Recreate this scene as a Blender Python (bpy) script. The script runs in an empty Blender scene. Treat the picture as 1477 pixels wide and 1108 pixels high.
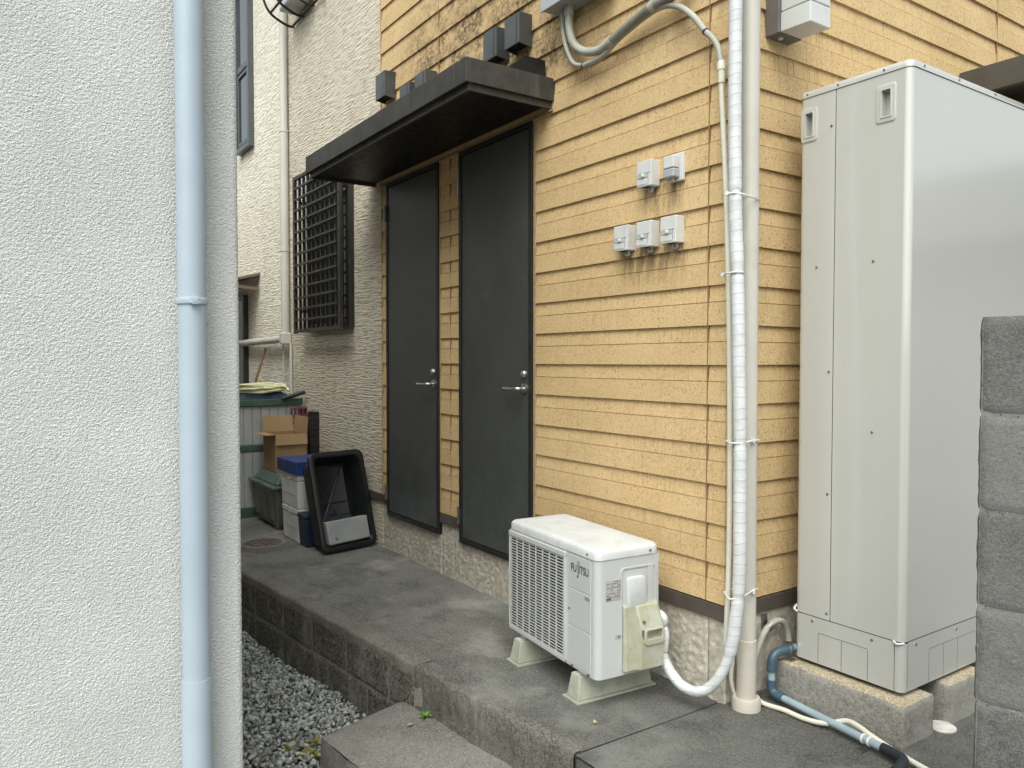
import bpy, bmesh, math, random
import numpy as np
from mathutils import Vector, Matrix, noise
R = math.radians
S = bpy.context.scene
COL = S.collection

# ---------------------------------------------------------------- camera
cam_d = bpy.data.cameras.new('camera')
cam = bpy.data.objects.new('camera', cam_d); COL.objects.link(cam)
YAW, PIT = 0.9726927, -0.0294657
fw = Vector((-math.sin(YAW) * math.cos(PIT), math.cos(YAW) * math.cos(PIT), math.sin(PIT)))
rt = Vector((math.cos(YAW), math.sin(YAW), 0)); up = rt.cross(fw)
cam.matrix_world = Matrix(((rt.x, up.x, -fw.x, 1.95078), (rt.y, up.y, -fw.y, -2.29895), (rt.z, up.z, -fw.z, 1.30415), (0, 0, 0, 1)))
cam_d.sensor_width = 36; cam_d.lens = 1119.76 / 1477 * 36; cam_d.clip_start = 0.05; cam_d.clip_end = 500
S.camera = cam

# ---------------------------------------------------------------- sky, sun, exposure (overcast)
SUNV = Vector((0.55, -0.62, 1.15)).normalized()
W = bpy.data.worlds.new('World'); S.world = W; W.use_nodes = True
wn = W.node_tree; wn.nodes.clear()
sky = wn.nodes.new('ShaderNodeTexSky'); sky.sky_type = 'NISHITA'; sky.sun_disc = False
sky.sun_elevation = math.asin(SUNV.z); sky.sun_rotation = math.atan2(SUNV.x, SUNV.y)
sky.air_density = 1.0; sky.dust_density = 4.0; sky.ozone_density = 1.0
hs = wn.nodes.new('ShaderNodeHueSaturation'); hs.inputs['Saturation'].default_value = 0.26
bg = wn.nodes.new('ShaderNodeBackground'); bg.inputs[1].default_value = 0.15
wo = wn.nodes.new('ShaderNodeOutputWorld')
wb = wn.nodes.new('ShaderNodeMix'); wb.data_type = 'RGBA'; wb.blend_type = 'MULTIPLY'; wb.inputs[0].default_value = 1.0; wb.inputs[7].default_value = (0.965, 1.0, 0.975, 1)
wn.links.new(sky.outputs[0], hs.inputs['Color']); wn.links.new(hs.outputs[0], wb.inputs[6]); wn.links.new(wb.outputs[2], bg.inputs[0]); wn.links.new(bg.outputs[0], wo.inputs[0])
sd = bpy.data.lights.new('sun', 'SUN'); sd.energy = 1.1; sd.angle = R(50); sd.color = (0.985, 1.0, 0.945)
sun = bpy.data.objects.new('sun', sd); COL.objects.link(sun)
sun.rotation_euler = (-SUNV).to_track_quat('-Z', 'Y').to_euler(); sun.location = (3, -4, 9)
S.view_settings.view_transform = 'Standard'; S.view_settings.look = 'None'
S.view_settings.gamma = 1.0; S.view_settings.use_curve_mapping = False
S.view_settings.exposure = 0.86

# ---------------------------------------------------------------- materials
class N:
    """small helper round one material's node tree"""
    def __init__(s, name):
        s.m = bpy.data.materials.new(name); s.m.use_nodes = True
        s.t = s.m.node_tree; s.t.nodes.clear()
        s.o = s.t.nodes.new('ShaderNodeOutputMaterial'); s.b = s.t.nodes.new('ShaderNodeBsdfPrincipled')
        s.t.links.new(s.b.outputs[0], s.o.inputs[0])
        s.pos = s.t.nodes.new('ShaderNodeNewGeometry').outputs['Position']
        s.bumpn = None
    def lk(s, a, b): s.t.links.new(a, b)
    def put(s, sock, v):
        if hasattr(v, 'is_linked') or isinstance(v, bpy.types.NodeSocket): s.lk(v, sock)
        elif isinstance(v, (tuple, list)) and len(v) == 3 and sock.type == 'RGBA': sock.default_value = (*v, 1)
        else: sock.default_value = v
    def map(s, scale=(1, 1, 1), rot=(0, 0, 0), loc=(0, 0, 0)):
        n = s.t.nodes.new('ShaderNodeMapping'); s.lk(s.pos, n.inputs[0])
        n.inputs['Scale'].default_value = scale; n.inputs['Rotation'].default_value = rot; n.inputs['Location'].default_value = loc
        return n.outputs[0]
    def noise(s, scale, detail=4, rough=0.55, vec=None, dist=0.0):
        n = s.t.nodes.new('ShaderNodeTexNoise'); s.lk(vec or s.pos, n.inputs['Vector'])
        n.inputs['Scale'].default_value = scale; n.inputs['Detail'].default_value = detail; n.inputs['Roughness'].default_value = rough
        n.inputs['Distortion'].default_value = dist
        return n.outputs['Fac']
    def voro(s, scale, vec=None, out='Distance', feat='F1'):
        n = s.t.nodes.new('ShaderNodeTexVoronoi'); n.feature = feat; s.lk(vec or s.pos, n.inputs['Vector'])
        n.inputs['Scale'].default_value = scale
        return n.outputs[out]
    def ramp(s, f, a, b, va=0.0, vb=1.0):
        n = s.t.nodes.new('ShaderNodeMapRange'); n.interpolation_type = 'SMOOTHSTEP'
        s.lk(f, n.inputs['Value']); n.inputs['From Min'].default_value = a; n.inputs['From Max'].default_value = b
        n.inputs['To Min'].default_value = va; n.inputs['To Max'].default_value = vb
        return n.outputs[0]
    def mix(s, f, a, b, mode='MIX'):
        n = s.t.nodes.new('ShaderNodeMix'); n.data_type = 'RGBA'; n.blend_type = mode
        s.put(n.inputs[0], f); s.put(n.inputs[6], a); s.put(n.inputs[7], b)
        return n.outputs[2]
    def math(s, op, a, b=0.0):
        n = s.t.nodes.new('ShaderNodeMath'); n.operation = op
        s.put(n.inputs[0], a); s.put(n.inputs[1], b)
        return n.outputs[0]
    def sep(s, i):
        n = s.t.nodes.new('ShaderNodeSeparateXYZ'); s.lk(s.pos, n.inputs[0]); return n.outputs[i]
    def bump(s, h, strength, dist):
        n = s.t.nodes.new('ShaderNodeBump'); n.inputs['Strength'].default_value = strength; n.inputs['Distance'].default_value = dist
        s.lk(h, n.inputs['Height'])
        if s.bumpn: s.lk(s.bumpn, n.inputs['Normal'])
        s.bumpn = n.outputs[0]; s.lk(s.bumpn, s.b.inputs['Normal'])
    def orand(s): return s.t.nodes.new('ShaderNodeObjectInfo').outputs['Random']
    def irand(s): return s.t.nodes.new('ShaderNodeNewGeometry').outputs['Random Per Island']
    def done(s, col, rough=0.6, metal=0.0, spec=0.5, coat=0.0, trans=0.0):
        s.put(s.b.inputs['Base Color'], col); s.put(s.b.inputs['Roughness'], rough)
        s.b.inputs['Metallic'].default_value = metal; s.b.inputs['Specular IOR Level'].default_value = spec
        s.b.inputs['Coat Weight'].default_value = coat; s.b.inputs['Coat IOR'].default_value = 1.9 if coat >= 1 else 1.5; s.b.inputs['Coat Roughness'].default_value = 0.12
        return s.m

def sc(c, k): return tuple(max(0, min(1, v * k)) for v in c)

def plain(name, col, rough=0.5, metal=0.0, var=0.12, scale=9.0, dirt=0.0, dirtcol=(0.10, 0.085, 0.06), fine=0.0, coat=0.0, spec=0.5):
    """painted or moulded surface with a little uneven tone, dirt and fine relief"""
    n = N(name)
    c = n.mix(n.ramp(n.noise(scale, 5), 0.3, 0.7), sc(col, 1 - var), sc(col, 1 + var * 0.6))
    if dirt: c = n.mix(n.math('MULTIPLY', n.ramp(n.noise(scale * 1.7, 8, 0.7), 0.5, 0.72), dirt), c, dirtcol)
    r = n.ramp(n.noise(scale * 2.3, 5), 0.25, 0.75, rough * 0.85, min(1, rough * 1.2))
    if fine: n.bump(n.noise(420, 3), fine, 0.001)
    return n.done(c, r, metal, spec, coat)

def flecks(n, scale, size, keep, vec=None):
    """separate round grains: size is the radius within a cell, keep the share of cells that have one"""
    v = n.t.nodes.new('ShaderNodeTexVoronoi'); n.lk(vec or n.pos, v.inputs['Vector']); v.inputs['Scale'].default_value = scale
    s = n.t.nodes.new('ShaderNodeSeparateColor'); n.lk(v.outputs['Color'], s.inputs[0])
    return n.math('MULTIPLY', n.ramp(v.outputs['Distance'], size, size * 0.55), n.ramp(s.outputs[0], 1 - keep, 1 - keep + 0.02))

def m_siding():
    n = N('fibre_cement_siding')
    a = n.noise(3.0, 4)
    c = n.mix(n.ramp(a, 0.3, 0.7), (0.515, 0.356, 0.175), (0.600, 0.432, 0.226))
    c = n.mix(n.ramp(n.noise(75, 4, 0.8), 0.42, 0.66, 0, 0.75), c, (0.67, 0.50, 0.285))
    c = n.mix(n.ramp(n.noise(120, 3, 0.7), 0.50, 0.34, 0, 0.45), c, (0.33, 0.22, 0.095))
    c = n.mix(n.math('MULTIPLY', flecks(n, 95, 0.34, 0.30), 0.65), c, (0.70, 0.55, 0.31))
    c = n.mix(n.math('MULTIPLY', flecks(n, 85, 0.33, 0.16), 0.8), c, (0.17, 0.10, 0.04))
    c = n.mix(n.ramp(n.orand(), 0, 1, 0.0, 0.18), c, (0.40, 0.27, 0.115))
    z = n.sep(2); x = n.sep(0)
    streak = n.noise(1.0, 5, 0.6, n.map((55, 55, 3.5)))
    c = n.mix(n.math('MULTIPLY', n.ramp(streak, 0.55, 0.75), 0.30), c, (0.27, 0.175, 0.08))
    # grime that has run down the wall above the canopy and below the junction box
    zone = n.math('MULTIPLY', n.ramp(z, 2.60, 2.80), n.ramp(z, 3.75, 3.2))
    zone = n.math('MULTIPLY', zone, n.math('MULTIPLY', n.ramp(x, -0.70, -1.0), n.ramp(x, -2.95, -2.3)))
    bl = n.math('MULTIPLY', n.ramp(n.noise(5.5, 5, 0.6), 0.36, 0.58), n.ramp(n.noise(36, 6, 0.75), 0.34, 0.60))
    c = n.mix(n.math('MULTIPLY', n.math('MULTIPLY', zone, bl), 0.9), c, (0.060, 0.042, 0.026))
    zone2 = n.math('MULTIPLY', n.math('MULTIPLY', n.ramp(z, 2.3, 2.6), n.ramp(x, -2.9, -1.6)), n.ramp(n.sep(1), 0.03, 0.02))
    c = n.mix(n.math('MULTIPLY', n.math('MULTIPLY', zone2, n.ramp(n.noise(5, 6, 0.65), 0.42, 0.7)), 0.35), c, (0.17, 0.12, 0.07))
    # dirty runs under the outdoor sockets
    drip = n.ramp(n.noise(1.0, 6, 0.7, n.map((38, 38, 5))), 0.40, 0.62)
    for z0, z1, x0, x1 in ((1.56, 1.775, -0.60, -0.19), (1.84, 2.02, -0.46, -0.20)):
        zz = n.math('MULTIPLY', n.math('MULTIPLY', n.ramp(z, z0, z1), n.ramp(z, z1 + 0.02, z1)), n.math('MULTIPLY', n.ramp(x, x0, x0 + 0.05), n.ramp(x, x1, x1 - 0.05)))
        c = n.mix(n.math('MULTIPLY', n.math('MULTIPLY', zz, drip), 0.75), c, (0.12, 0.08, 0.045))
    n.bump(n.noise(130, 3, 0.6), 0.6, 0.003); n.bump(n.noise(60, 4), 0.3, 0.003)
    return n.done(c, 0.85, 0, 0.25)

def m_whitestucco():
    n = N('white_spatter_stucco')
    a = n.noise(2.5, 5)
    c = n.mix(n.ramp(a, 0.3, 0.7), (0.56, 0.56, 0.54), (0.63, 0.63, 0.61))
    c = n.mix(n.math('MULTIPLY', n.ramp(n.noise(1.0, 6, 0.7, n.map((20, 20, 5))), 0.58, 0.78), 0.22), c, (0.40, 0.385, 0.35))
    n.bump(n.noise(1.0, 3, 0.55, n.map((200, 200, 235))), 1.0, 0.0075)
    return n.done(c, 0.88, 0, 0.2)

def m_ribstucco(name, c0, c1, dark):
    n = N(name)
    v = n.map((8, 8, 78)); w = n.ramp(n.noise(1.0, 3, 0.6, v, 0.25), 0.32, 0.68)
    c = n.mix(n.ramp(n.noise(1.6, 5), 0.3, 0.7), c0, c1)
    c = n.mix(n.math('MULTIPLY', n.ramp(w, 0.42, 0.12), 0.6), c, dark)
    c = n.mix(n.math('MULTIPLY', n.ramp(n.noise(1.0, 6, 0.7, n.map((9, 9, 1.3))), 0.52, 0.75), 0.30), c, dark)
    n.bump(w, 1.0, 0.0065); n.bump(n.noise(150, 3), 0.4, 0.003)
    return n.done(c, 0.9, 0, 0.15)

def m_stonebase():
    n = N('rough_stone_base')
    c = n.mix(n.ramp(n.noise(30, 6, 0.6), 0.35, 0.65), (0.38, 0.345, 0.285), (0.53, 0.49, 0.415))
    c = n.mix(n.math('MULTIPLY', n.ramp(n.noise(3, 5, 0.6), 0.45, 0.7), 0.30), c, (0.29, 0.255, 0.205))
    n.bump(n.noise(95, 4, 0.6), 0.6, 0.005)
    return n.done(c, 0.9, 0, 0.2)

def m_concrete(name, c0, c1, dark=0.55, moss=0.0, fleck=0.55, pale=0.0, run=0.0, grain=1.0, pit=0.75, vary=0.0):
    n = N(name)
    a = n.noise(1.5, 7, 0.62)
    c = n.mix(n.ramp(a, 0.36, 0.64), c0, c1)
    c = n.mix(n.math('MULTIPLY', n.ramp(n.noise(3.3, 8, 0.68, None, 0.7), 0.48, 0.66), dark), c, sc(c0, 0.42))
    if pale:
        c = n.mix(n.math('MULTIPLY', n.ramp(n.noise(2.1, 6, 0.6, n.map((1, 1, 1), loc=(3.3, 1.7, 0))), 0.50, 0.68), pale), c, sc(c1, 1.9))
    if run:
        c = n.mix(n.math('MULTIPLY', n.ramp(n.noise(1.0, 7, 0.68, n.map((8, 8, 4.0))), 0.34, 0.52), run), c, (0.016, 0.013, 0.009))
    if vary: c = n.mix(n.ramp(n.orand(), 0.15, 1.0, 0, vary), c, sc(c1, 1.9))
    if moss:
        c = n.mix(n.math('MULTIPLY', n.ramp(n.noise(11, 8, 0.7), 0.50, 0.68), moss), c, (0.045, 0.042, 0.022))
    c = n.mix(n.ramp(n.noise(75 * grain, 5, 0.8), 0.35, 0.65, 0, 0.6), c, sc(c1, 1.35))
    c = n.mix(n.math('MULTIPLY', flecks(n, 165 * grain, 0.42, 0.26), fleck), c, sc(c1, 2.4))
    c = n.mix(n.math('MULTIPLY', flecks(n, 140 * grain, 0.42, 0.28), pit), c, sc(c0, 0.4))
    n.bump(n.noise(120, 4, 0.7), 0.7, 0.004); n.bump(n.noise(25, 5, 0.6), 0.35, 0.006)
    return n.done(c, 0.9, 0, 0.25)

def m_plinth():
    m = m_concrete('plinth_concrete', (0.20, 0.19, 0.165), (0.295, 0.287, 0.258), 0.45, 0.55, 0.25, 0.35); n = N.__new__(N); n.m = m; n.t = m.node_tree; n.bumpn = None
    n.b = [k for k in n.t.nodes if k.type == 'BSDF_PRINCIPLED'][0]; n.pos = n.t.nodes.new('ShaderNodeNewGeometry').outputs['Position']
    old = n.b.inputs['Base Color'].links[0].from_socket
    h = n.math('ADD', n.sep(2), n.math('MULTIPLY', n.noise(40, 4, 0.7), 0.05))
    sand = n.mix(n.ramp(n.noise(150, 3, 0.7), 0.4, 0.6), (0.24, 0.175, 0.09), (0.52, 0.45, 0.30))
    n.put(n.b.inputs['Base Color'], n.mix(n.math('MULTIPLY', n.ramp(h, 0.158, 0.170), 0.8), old, sand))
    return m

def m_patio():
    m = m_concrete('patio_concrete', (0.088, 0.086, 0.076), (0.170, 0.168, 0.152), 0.72, 0.0, 0.7, 0.75); n = N.__new__(N); n.m = m; n.t = m.node_tree; n.bumpn = None
    n.b = [k for k in n.t.nodes if k.type == 'BSDF_PRINCIPLED'][0]; n.pos = n.t.nodes.new('ShaderNodeNewGeometry').outputs['Position']
    old = n.b.inputs['Base Color'].links[0].from_socket
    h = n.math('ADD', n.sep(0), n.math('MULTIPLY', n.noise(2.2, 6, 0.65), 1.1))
    c = n.mix(n.ramp(h, -0.55, 0.45, 0, 0.42), old, (0.012, 0.012, 0.011))  # darkens towards the tank slab: shade from the surroundings put into the colour
    n.put(n.b.inputs['Base Color'], c)
    return m

def m_gravel():
    n = N('grey_gravel')
    r = n.irand()
    c = n.mix(n.ramp(r, 0, 1), (0.16, 0.172, 0.158), (0.52, 0.545, 0.50))
    c = n.mix(n.ramp(r, 0.965, 0.985), c, (0.46, 0.38, 0.27))
    c = n.mix(n.ramp(n.noise(140, 3), 0.4, 0.7, 0, 0.35), c, (0.36, 0.375, 0.35))
    n.bump(n.noise(300, 3), 0.4, 0.002)
    return n.done(c, 0.85, 0, 0.3)

def m_tank():
    n = N('tank_enamel')
    c = n.mix(n.ramp(n.noise(1.3, 4), 0.3, 0.7), (0.46, 0.458, 0.422), (0.48, 0.478, 0.442))
    c = n.mix(n.math('MULTIPLY', n.ramp(n.noise(1.0, 5, 0.6, n.map((60, 60, 1.5))), 0.55, 0.75), 0.10), c, (0.35, 0.345, 0.32))
    n.bump(n.noise(6, 2), 0.05, 0.01)
    return n.done(c, 0.30, 0, 0.5, 1.0)

def m_yellowed():
    n = N('yellowed_plastic')
    c = n.mix(n.ramp(n.noise(13, 6, 0.65), 0.35, 0.65), (0.41, 0.415, 0.345), (0.345, 0.335, 0.235))
    c = n.mix(n.math('MULTIPLY', n.ramp(n.noise(28, 7, 0.7), 0.55, 0.75), 0.6), c, (0.20, 0.18, 0.08))
    n.bump(n.noise(300, 2), 0.2, 0.001)
    return n.done(c, 0.6)

def m_foam():
    n = N('foam_white')
    c = n.mix(n.ramp(n.noise(8, 5), 0.3, 0.7), (0.62, 0.62, 0.60), (0.72, 0.72, 0.70))
    n.bump(n.voro(190), 0.4, 0.002)
    return n.done(c, 0.75)

def m_door():
    n = N('dark_grey_door')
    c = n.mix(n.ramp(n.noise(2.4, 5, 0.6), 0.3, 0.7), (0.044, 0.046, 0.043), (0.054, 0.057, 0.054))
    c = n.mix(n.math('MULTIPLY', n.ramp(n.noise(5, 8, 0.7, None, 0.8), 0.56, 0.76), 0.35), c, (0.10, 0.115, 0.12))
    sheen = n.math('MULTIPLY', n.ramp(n.math('ADD', n.sep(2), n.math('MULTIPLY', n.noise(3.5, 6, 0.65), 1.3)), 2.0, 0.75), n.ramp(n.noise(9, 8, 0.7), 0.25, 0.75))
    c = n.mix(n.math('MULTIPLY', sheen, 0.55), c, (0.105, 0.122, 0.124))  # paler towards the door bottom: reflected sheen painted into the colour
    n.bump(n.noise(350, 2), 0.12, 0.001)
    return n.done(c, 0.42, 0, 0.5)

def m_canopy():
    n = N('weathered_dark_metal')
    c = n.mix(n.ramp(n.noise(6, 7, 0.65), 0.3, 0.7), (0.034, 0.032, 0.028), (0.064, 0.060, 0.052))
    c = n.mix(n.math('MULTIPLY', n.ramp(n.noise(1.0, 6, 0.7, n.map((22, 22, 2.4))), 0.50, 0.72), 0.5), c, (0.115, 0.110, 0.097))
    return n.done(c, 0.55, 0.1)

def m_glass(name, col):
    n = N(name)
    return n.done(col, 0.04, 0, 0.8)

def m_wrap():
    n = N('white_pipe_tape')
    c = n.mix(n.ramp(n.noise(14, 5), 0.3, 0.7), (0.50, 0.515, 0.515), (0.60, 0.615, 0.615))
    wv = n.t.nodes.new('ShaderNodeTexWave'); wv.wave_type = 'BANDS'; wv.bands_direction = 'Z'; n.lk(n.map((1, 1, 1), rot=(0.0, R(8), 0)), wv.inputs['Vector'])
    wv.inputs['Scale'].default_value = 8.5; wv.inputs['Distortion'].default_value = 2.6; wv.inputs['Detail'].default_value = 2.0; wv.inputs['Detail Scale'].default_value = 1.5
    f = wv.outputs['Fac']
    c = n.mix(n.math('MULTIPLY', n.ramp(f, 0.06, 0.005), 0.55), c, (0.38, 0.395, 0.395))
    n.bump(n.ramp(f, 0.10, 0.0), 0.25, 0.002); n.bump(n.noise(55, 3), 0.35, 0.004)
    return n.done(c, 0.42)

def m_leaf(name, a, b):
    n = N(name)
    return n.done(n.mix(n.irand(), a, b), 0.6)

MT = dict(
    siding=m_siding(), wstucco=m_whitestucco(),
    ribA=m_ribstucco('ribbed_pink_stucco', (0.59, 0.53, 0.425), (0.67, 0.605, 0.495), (0.33, 0.275, 0.205)),
    ribB=m_ribstucco('ribbed_cream_stucco', (0.74, 0.69, 0.585), (0.80, 0.755, 0.65), (0.47, 0.41, 0.31)),
    base=m_stonebase(), door=m_door(), canopy=m_canopy(), tank=m_tank(), yellowed=m_yellowed(), foam=m_foam(), wrap=m_wrap(),
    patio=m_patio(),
    curb=m_concrete('curb_concrete', (0.128, 0.119, 0.102), (0.195, 0.183, 0.160), 0.5, 0.15, 0.5),
    rwall=m_concrete('stained_block', (0.11, 0.101, 0.086), (0.26, 0.245, 0.212), 0.6, 0.55, 0.35, 0.4, 0.95),
    step=m_concrete('step_concrete', (0.115, 0.107, 0.096), (0.195, 0.185, 0.168), 0.5, 0.15, 0.65, 0.2),
    plinth=m_plinth(),
    block=m_concrete('grey_block', (0.064, 0.063, 0.058), (0.135, 0.136, 0.129), 0.85, 0.25, 0.5, 0.95, 0.45, 2.4, 0.6, 0.4),
    bmortar=m_concrete('grey_mortar', (0.10, 0.099, 0.092), (0.16, 0.16, 0.15), 0.5, 0.3, 0.3),
    patch=m_concrete('stained_patch', (0.085, 0.078, 0.068), (0.165, 0.155, 0.138), 0.6, 0.5, 0.5, 0.75, 0.35),
    mortar=m_concrete('mortar', (0.20, 0.19, 0.17), (0.28, 0.27, 0.245), 0.4, 0.2, 0.2),
    gravel=m_gravel(),
    earth=m_concrete('grey_earth', (0.10, 0.10, 0.092), (0.16, 0.16, 0.148), 0.5, 0.1, 0.3),
    jointfill=plain('joint_filler', (0.030, 0.030, 0.029), 0.8, 0, 0.3, 25, 0.4, (0.08, 0.078, 0.07)),
    trim=plain('brown_trim', (0.075, 0.060, 0.050), 0.5, 0.0, 0.2, 7, 0.3),
    seal=plain('brown_sealant', (0.23, 0.125, 0.055), 0.8, 0, 0.25, 40),
    jamb=plain('tan_sealant', (0.38, 0.265, 0.14), 0.8, 0, 0.2, 30, 0.3),
    frame=plain('black_metal', (0.018, 0.017, 0.015), 0.45, 0.1, 0.25, 12),
    steel=plain('brushed_steel', (0.58, 0.57, 0.54), 0.32, 1.0, 0.12, 30),
    screw=plain('zinc_screw', (0.30, 0.30, 0.29), 0.4, 1.0),
    vent=plain('grey_vent_metal', (0.066, 0.073, 0.073), 0.38, 0.2, 0.2, 8, 0.3),
    dark=plain('dark_interior', (0.006, 0.006, 0.006), 0.8),
    pvc=plain('beige_pvc', (0.50, 0.475, 0.42), 0.42, 0, 0.06, 3, 0.10),
    pvcdark=plain('pale_brown_pvc', (0.50, 0.455, 0.395), 0.45, 0, 0.06, 3, 0.15),
    cream=plain('cream_conduit', (0.60, 0.575, 0.475), 0.5, 0, 0.08, 5, 0.18),
    flex=plain('grey_green_flex', (0.36, 0.36, 0.30), 0.5, 0, 0.12, 8, 0.3),
    flexg=plain('old_grey_flex', (0.22, 0.215, 0.18), 0.6, 0, 0.2, 12, 0.5),
    boxgrey=plain('junction_grey', (0.36, 0.385, 0.40), 0.45, 0, 0.08, 4, 0.1),
    socket=plain('light_grey_plastic', (0.58, 0.585, 0.575), 0.45, 0, 0.06, 10, 0.14),
    socketsh=plain('mid_grey_plastic', (0.42, 0.425, 0.42), 0.45, 0, 0.1, 10, 0.2),
    lampwhite=plain('lamp_white', (0.56, 0.57, 0.56), 0.35, 0, 0.06, 4, 0.2),
    lampgrey=plain('lamp_base_grey', (0.15, 0.135, 0.13), 0.5, 0.1, 0.15),
    blueflat=plain('pale_blue_paint', (0.36, 0.425, 0.485), 0.38, 0, 0.07, 3, 0.10, (0.30, 0.33, 0.35), 0.1),
    pipeblue=plain('steel_blue_pvc', (0.048, 0.085, 0.115), 0.38, 0, 0.15, 9, 0.15),
    pipepale=plain('pale_blue_pvc', (0.27, 0.345, 0.375), 0.4, 0, 0.12, 9, 0.15),
    rubber=plain('black_rubber', (0.012, 0.016, 0.02), 0.5),
    acwhite=plain('ac_white', (0.465, 0.475, 0.465), 0.42, 0, 0.03, 2.5, 0.06, (0.42, 0.41, 0.38)),
    actop=plain('ac_dusty_top', (0.54, 0.55, 0.54), 0.6, 0, 0.08, 9, 0.45, (0.38, 0.38, 0.36)),
    foot=plain('pale_green_plastic', (0.36, 0.365, 0.295), 0.55, 0, 0.15, 9, 0.45, (0.22, 0.21, 0.15)),
    ink=plain('grey_ink', (0.10, 0.10, 0.095), 0.6), inkpale=plain('label_grey', (0.36, 0.355, 0.33), 0.6),
    gutter=plain('far_downpipe', (0.52, 0.51, 0.46), 0.4, 0, 0.06, 3, 0.1),
    bluegrey=plain('window_aluminium', (0.10, 0.115, 0.125), 0.4, 0.5, 0.1, 5),
    grille=plain('brown_grille', (0.040, 0.036, 0.031), 0.45, 0.3, 0.2, 12),
    glass=m_glass('dark_glass', (0.012, 0.03, 0.022)), glass2=m_glass('far_glass', (0.03, 0.035, 0.04)),
    tub=plain('black_tub', (0.010, 0.011, 0.012), 0.42, 0, 0.2, 10, 0.15, (0.06, 0.06, 0.055)),
    tubin=plain('black_tub_inside', (0.018, 0.022, 0.026), 0.5, 0, 0.25, 10, 0.2, (0.06, 0.06, 0.055)),
    silver=plain('silver_case', (0.34, 0.355, 0.355), 0.4, 0.2, 0.1, 8, 0.2),
    navy=plain('navy_plastic', (0.014, 0.022, 0.055), 0.45, 0, 0.2), bluebox=plain('blue_card', (0.014, 0.045, 0.19), 0.5, 0, 0.3, 14, 0.15),
    greylid=plain('green_lid', (0.105, 0.155, 0.135), 0.45, 0, 0.15, 6, 0.3), greybox=plain('grey_green_bin', (0.135, 0.135, 0.115), 0.5, 0, 0.12, 5, 0.4),
    bin=plain('pale_grey_bin', (0.42, 0.425, 0.42), 0.5, 0, 0.1, 4, 0.2), bingreen=plain('bin_green', (0.055, 0.105, 0.075), 0.5, 0, 0.2, 6, 0.3),
    card=plain('cardboard', (0.30, 0.19, 0.095), 0.8, 0, 0.08, 5, 0.1), cardin=plain('cardboard_inside', (0.34, 0.225, 0.115), 0.85, 0, 0.08, 5),
    hose=plain('yellow_hose', (0.74, 0.72, 0.46), 0.5, 0, 0.1, 20), bag=plain('dark_blue_sheet', (0.012, 0.028, 0.05), 0.3, 0, 0.4, 18),
    crate=plain('maroon_plastic', (0.17, 0.055, 0.052), 0.5, 0, 0.15, 10), crateb=plain('black_brown_plastic', (0.022, 0.017, 0.015), 0.6, 0, 0.2, 10),
    wood=plain('brown_wood', (0.20, 0.105, 0.045), 0.7, 0, 0.3, 30), iron=plain('rusty_manhole', (0.13, 0.11, 0.085), 0.75, 0.1, 0.35, 22, 0.4),
    manring=plain('sandy_mortar', (0.22, 0.195, 0.155), 0.9, 0, 0.25, 25), whitecap=plain('dirty_white_cap', (0.60, 0.58, 0.53), 0.6, 0, 0.15, 20, 0.4),
    tie=plain('white_cable_tie', (0.68, 0.68, 0.66), 0.45), awning=plain('brown_awning', (0.17, 0.13, 0.095), 0.5, 0.1, 0.2),
    weed=m_leaf('green_leaf', (0.055, 0.16, 0.012), (0.13, 0.27, 0.03)), dry=m_leaf('yellow_leaf', (0.30, 0.23, 0.04), (0.16, 0.19, 0.04)),
    litter=plain('dead_leaf', (0.42, 0.33, 0.19), 0.8), carport=plain('carport_bronze', (0.085, 0.078, 0.068), 0.45, 0.3, 0.15, 5),
    trimtan=plain('tan_strip', (0.22, 0.15, 0.085), 0.7), roof=plain('grey_roof', (0.09, 0.09, 0.095), 0.7), farwall=plain('far_wall_grey', (0.16, 0.16, 0.155), 0.85),
)

# ---------------------------------------------------------------- mesh helpers
WL = {}
def wl(o): return WL.get(o.name, Vector((0, 0, 0))) if o else Vector((0, 0, 0))

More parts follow.
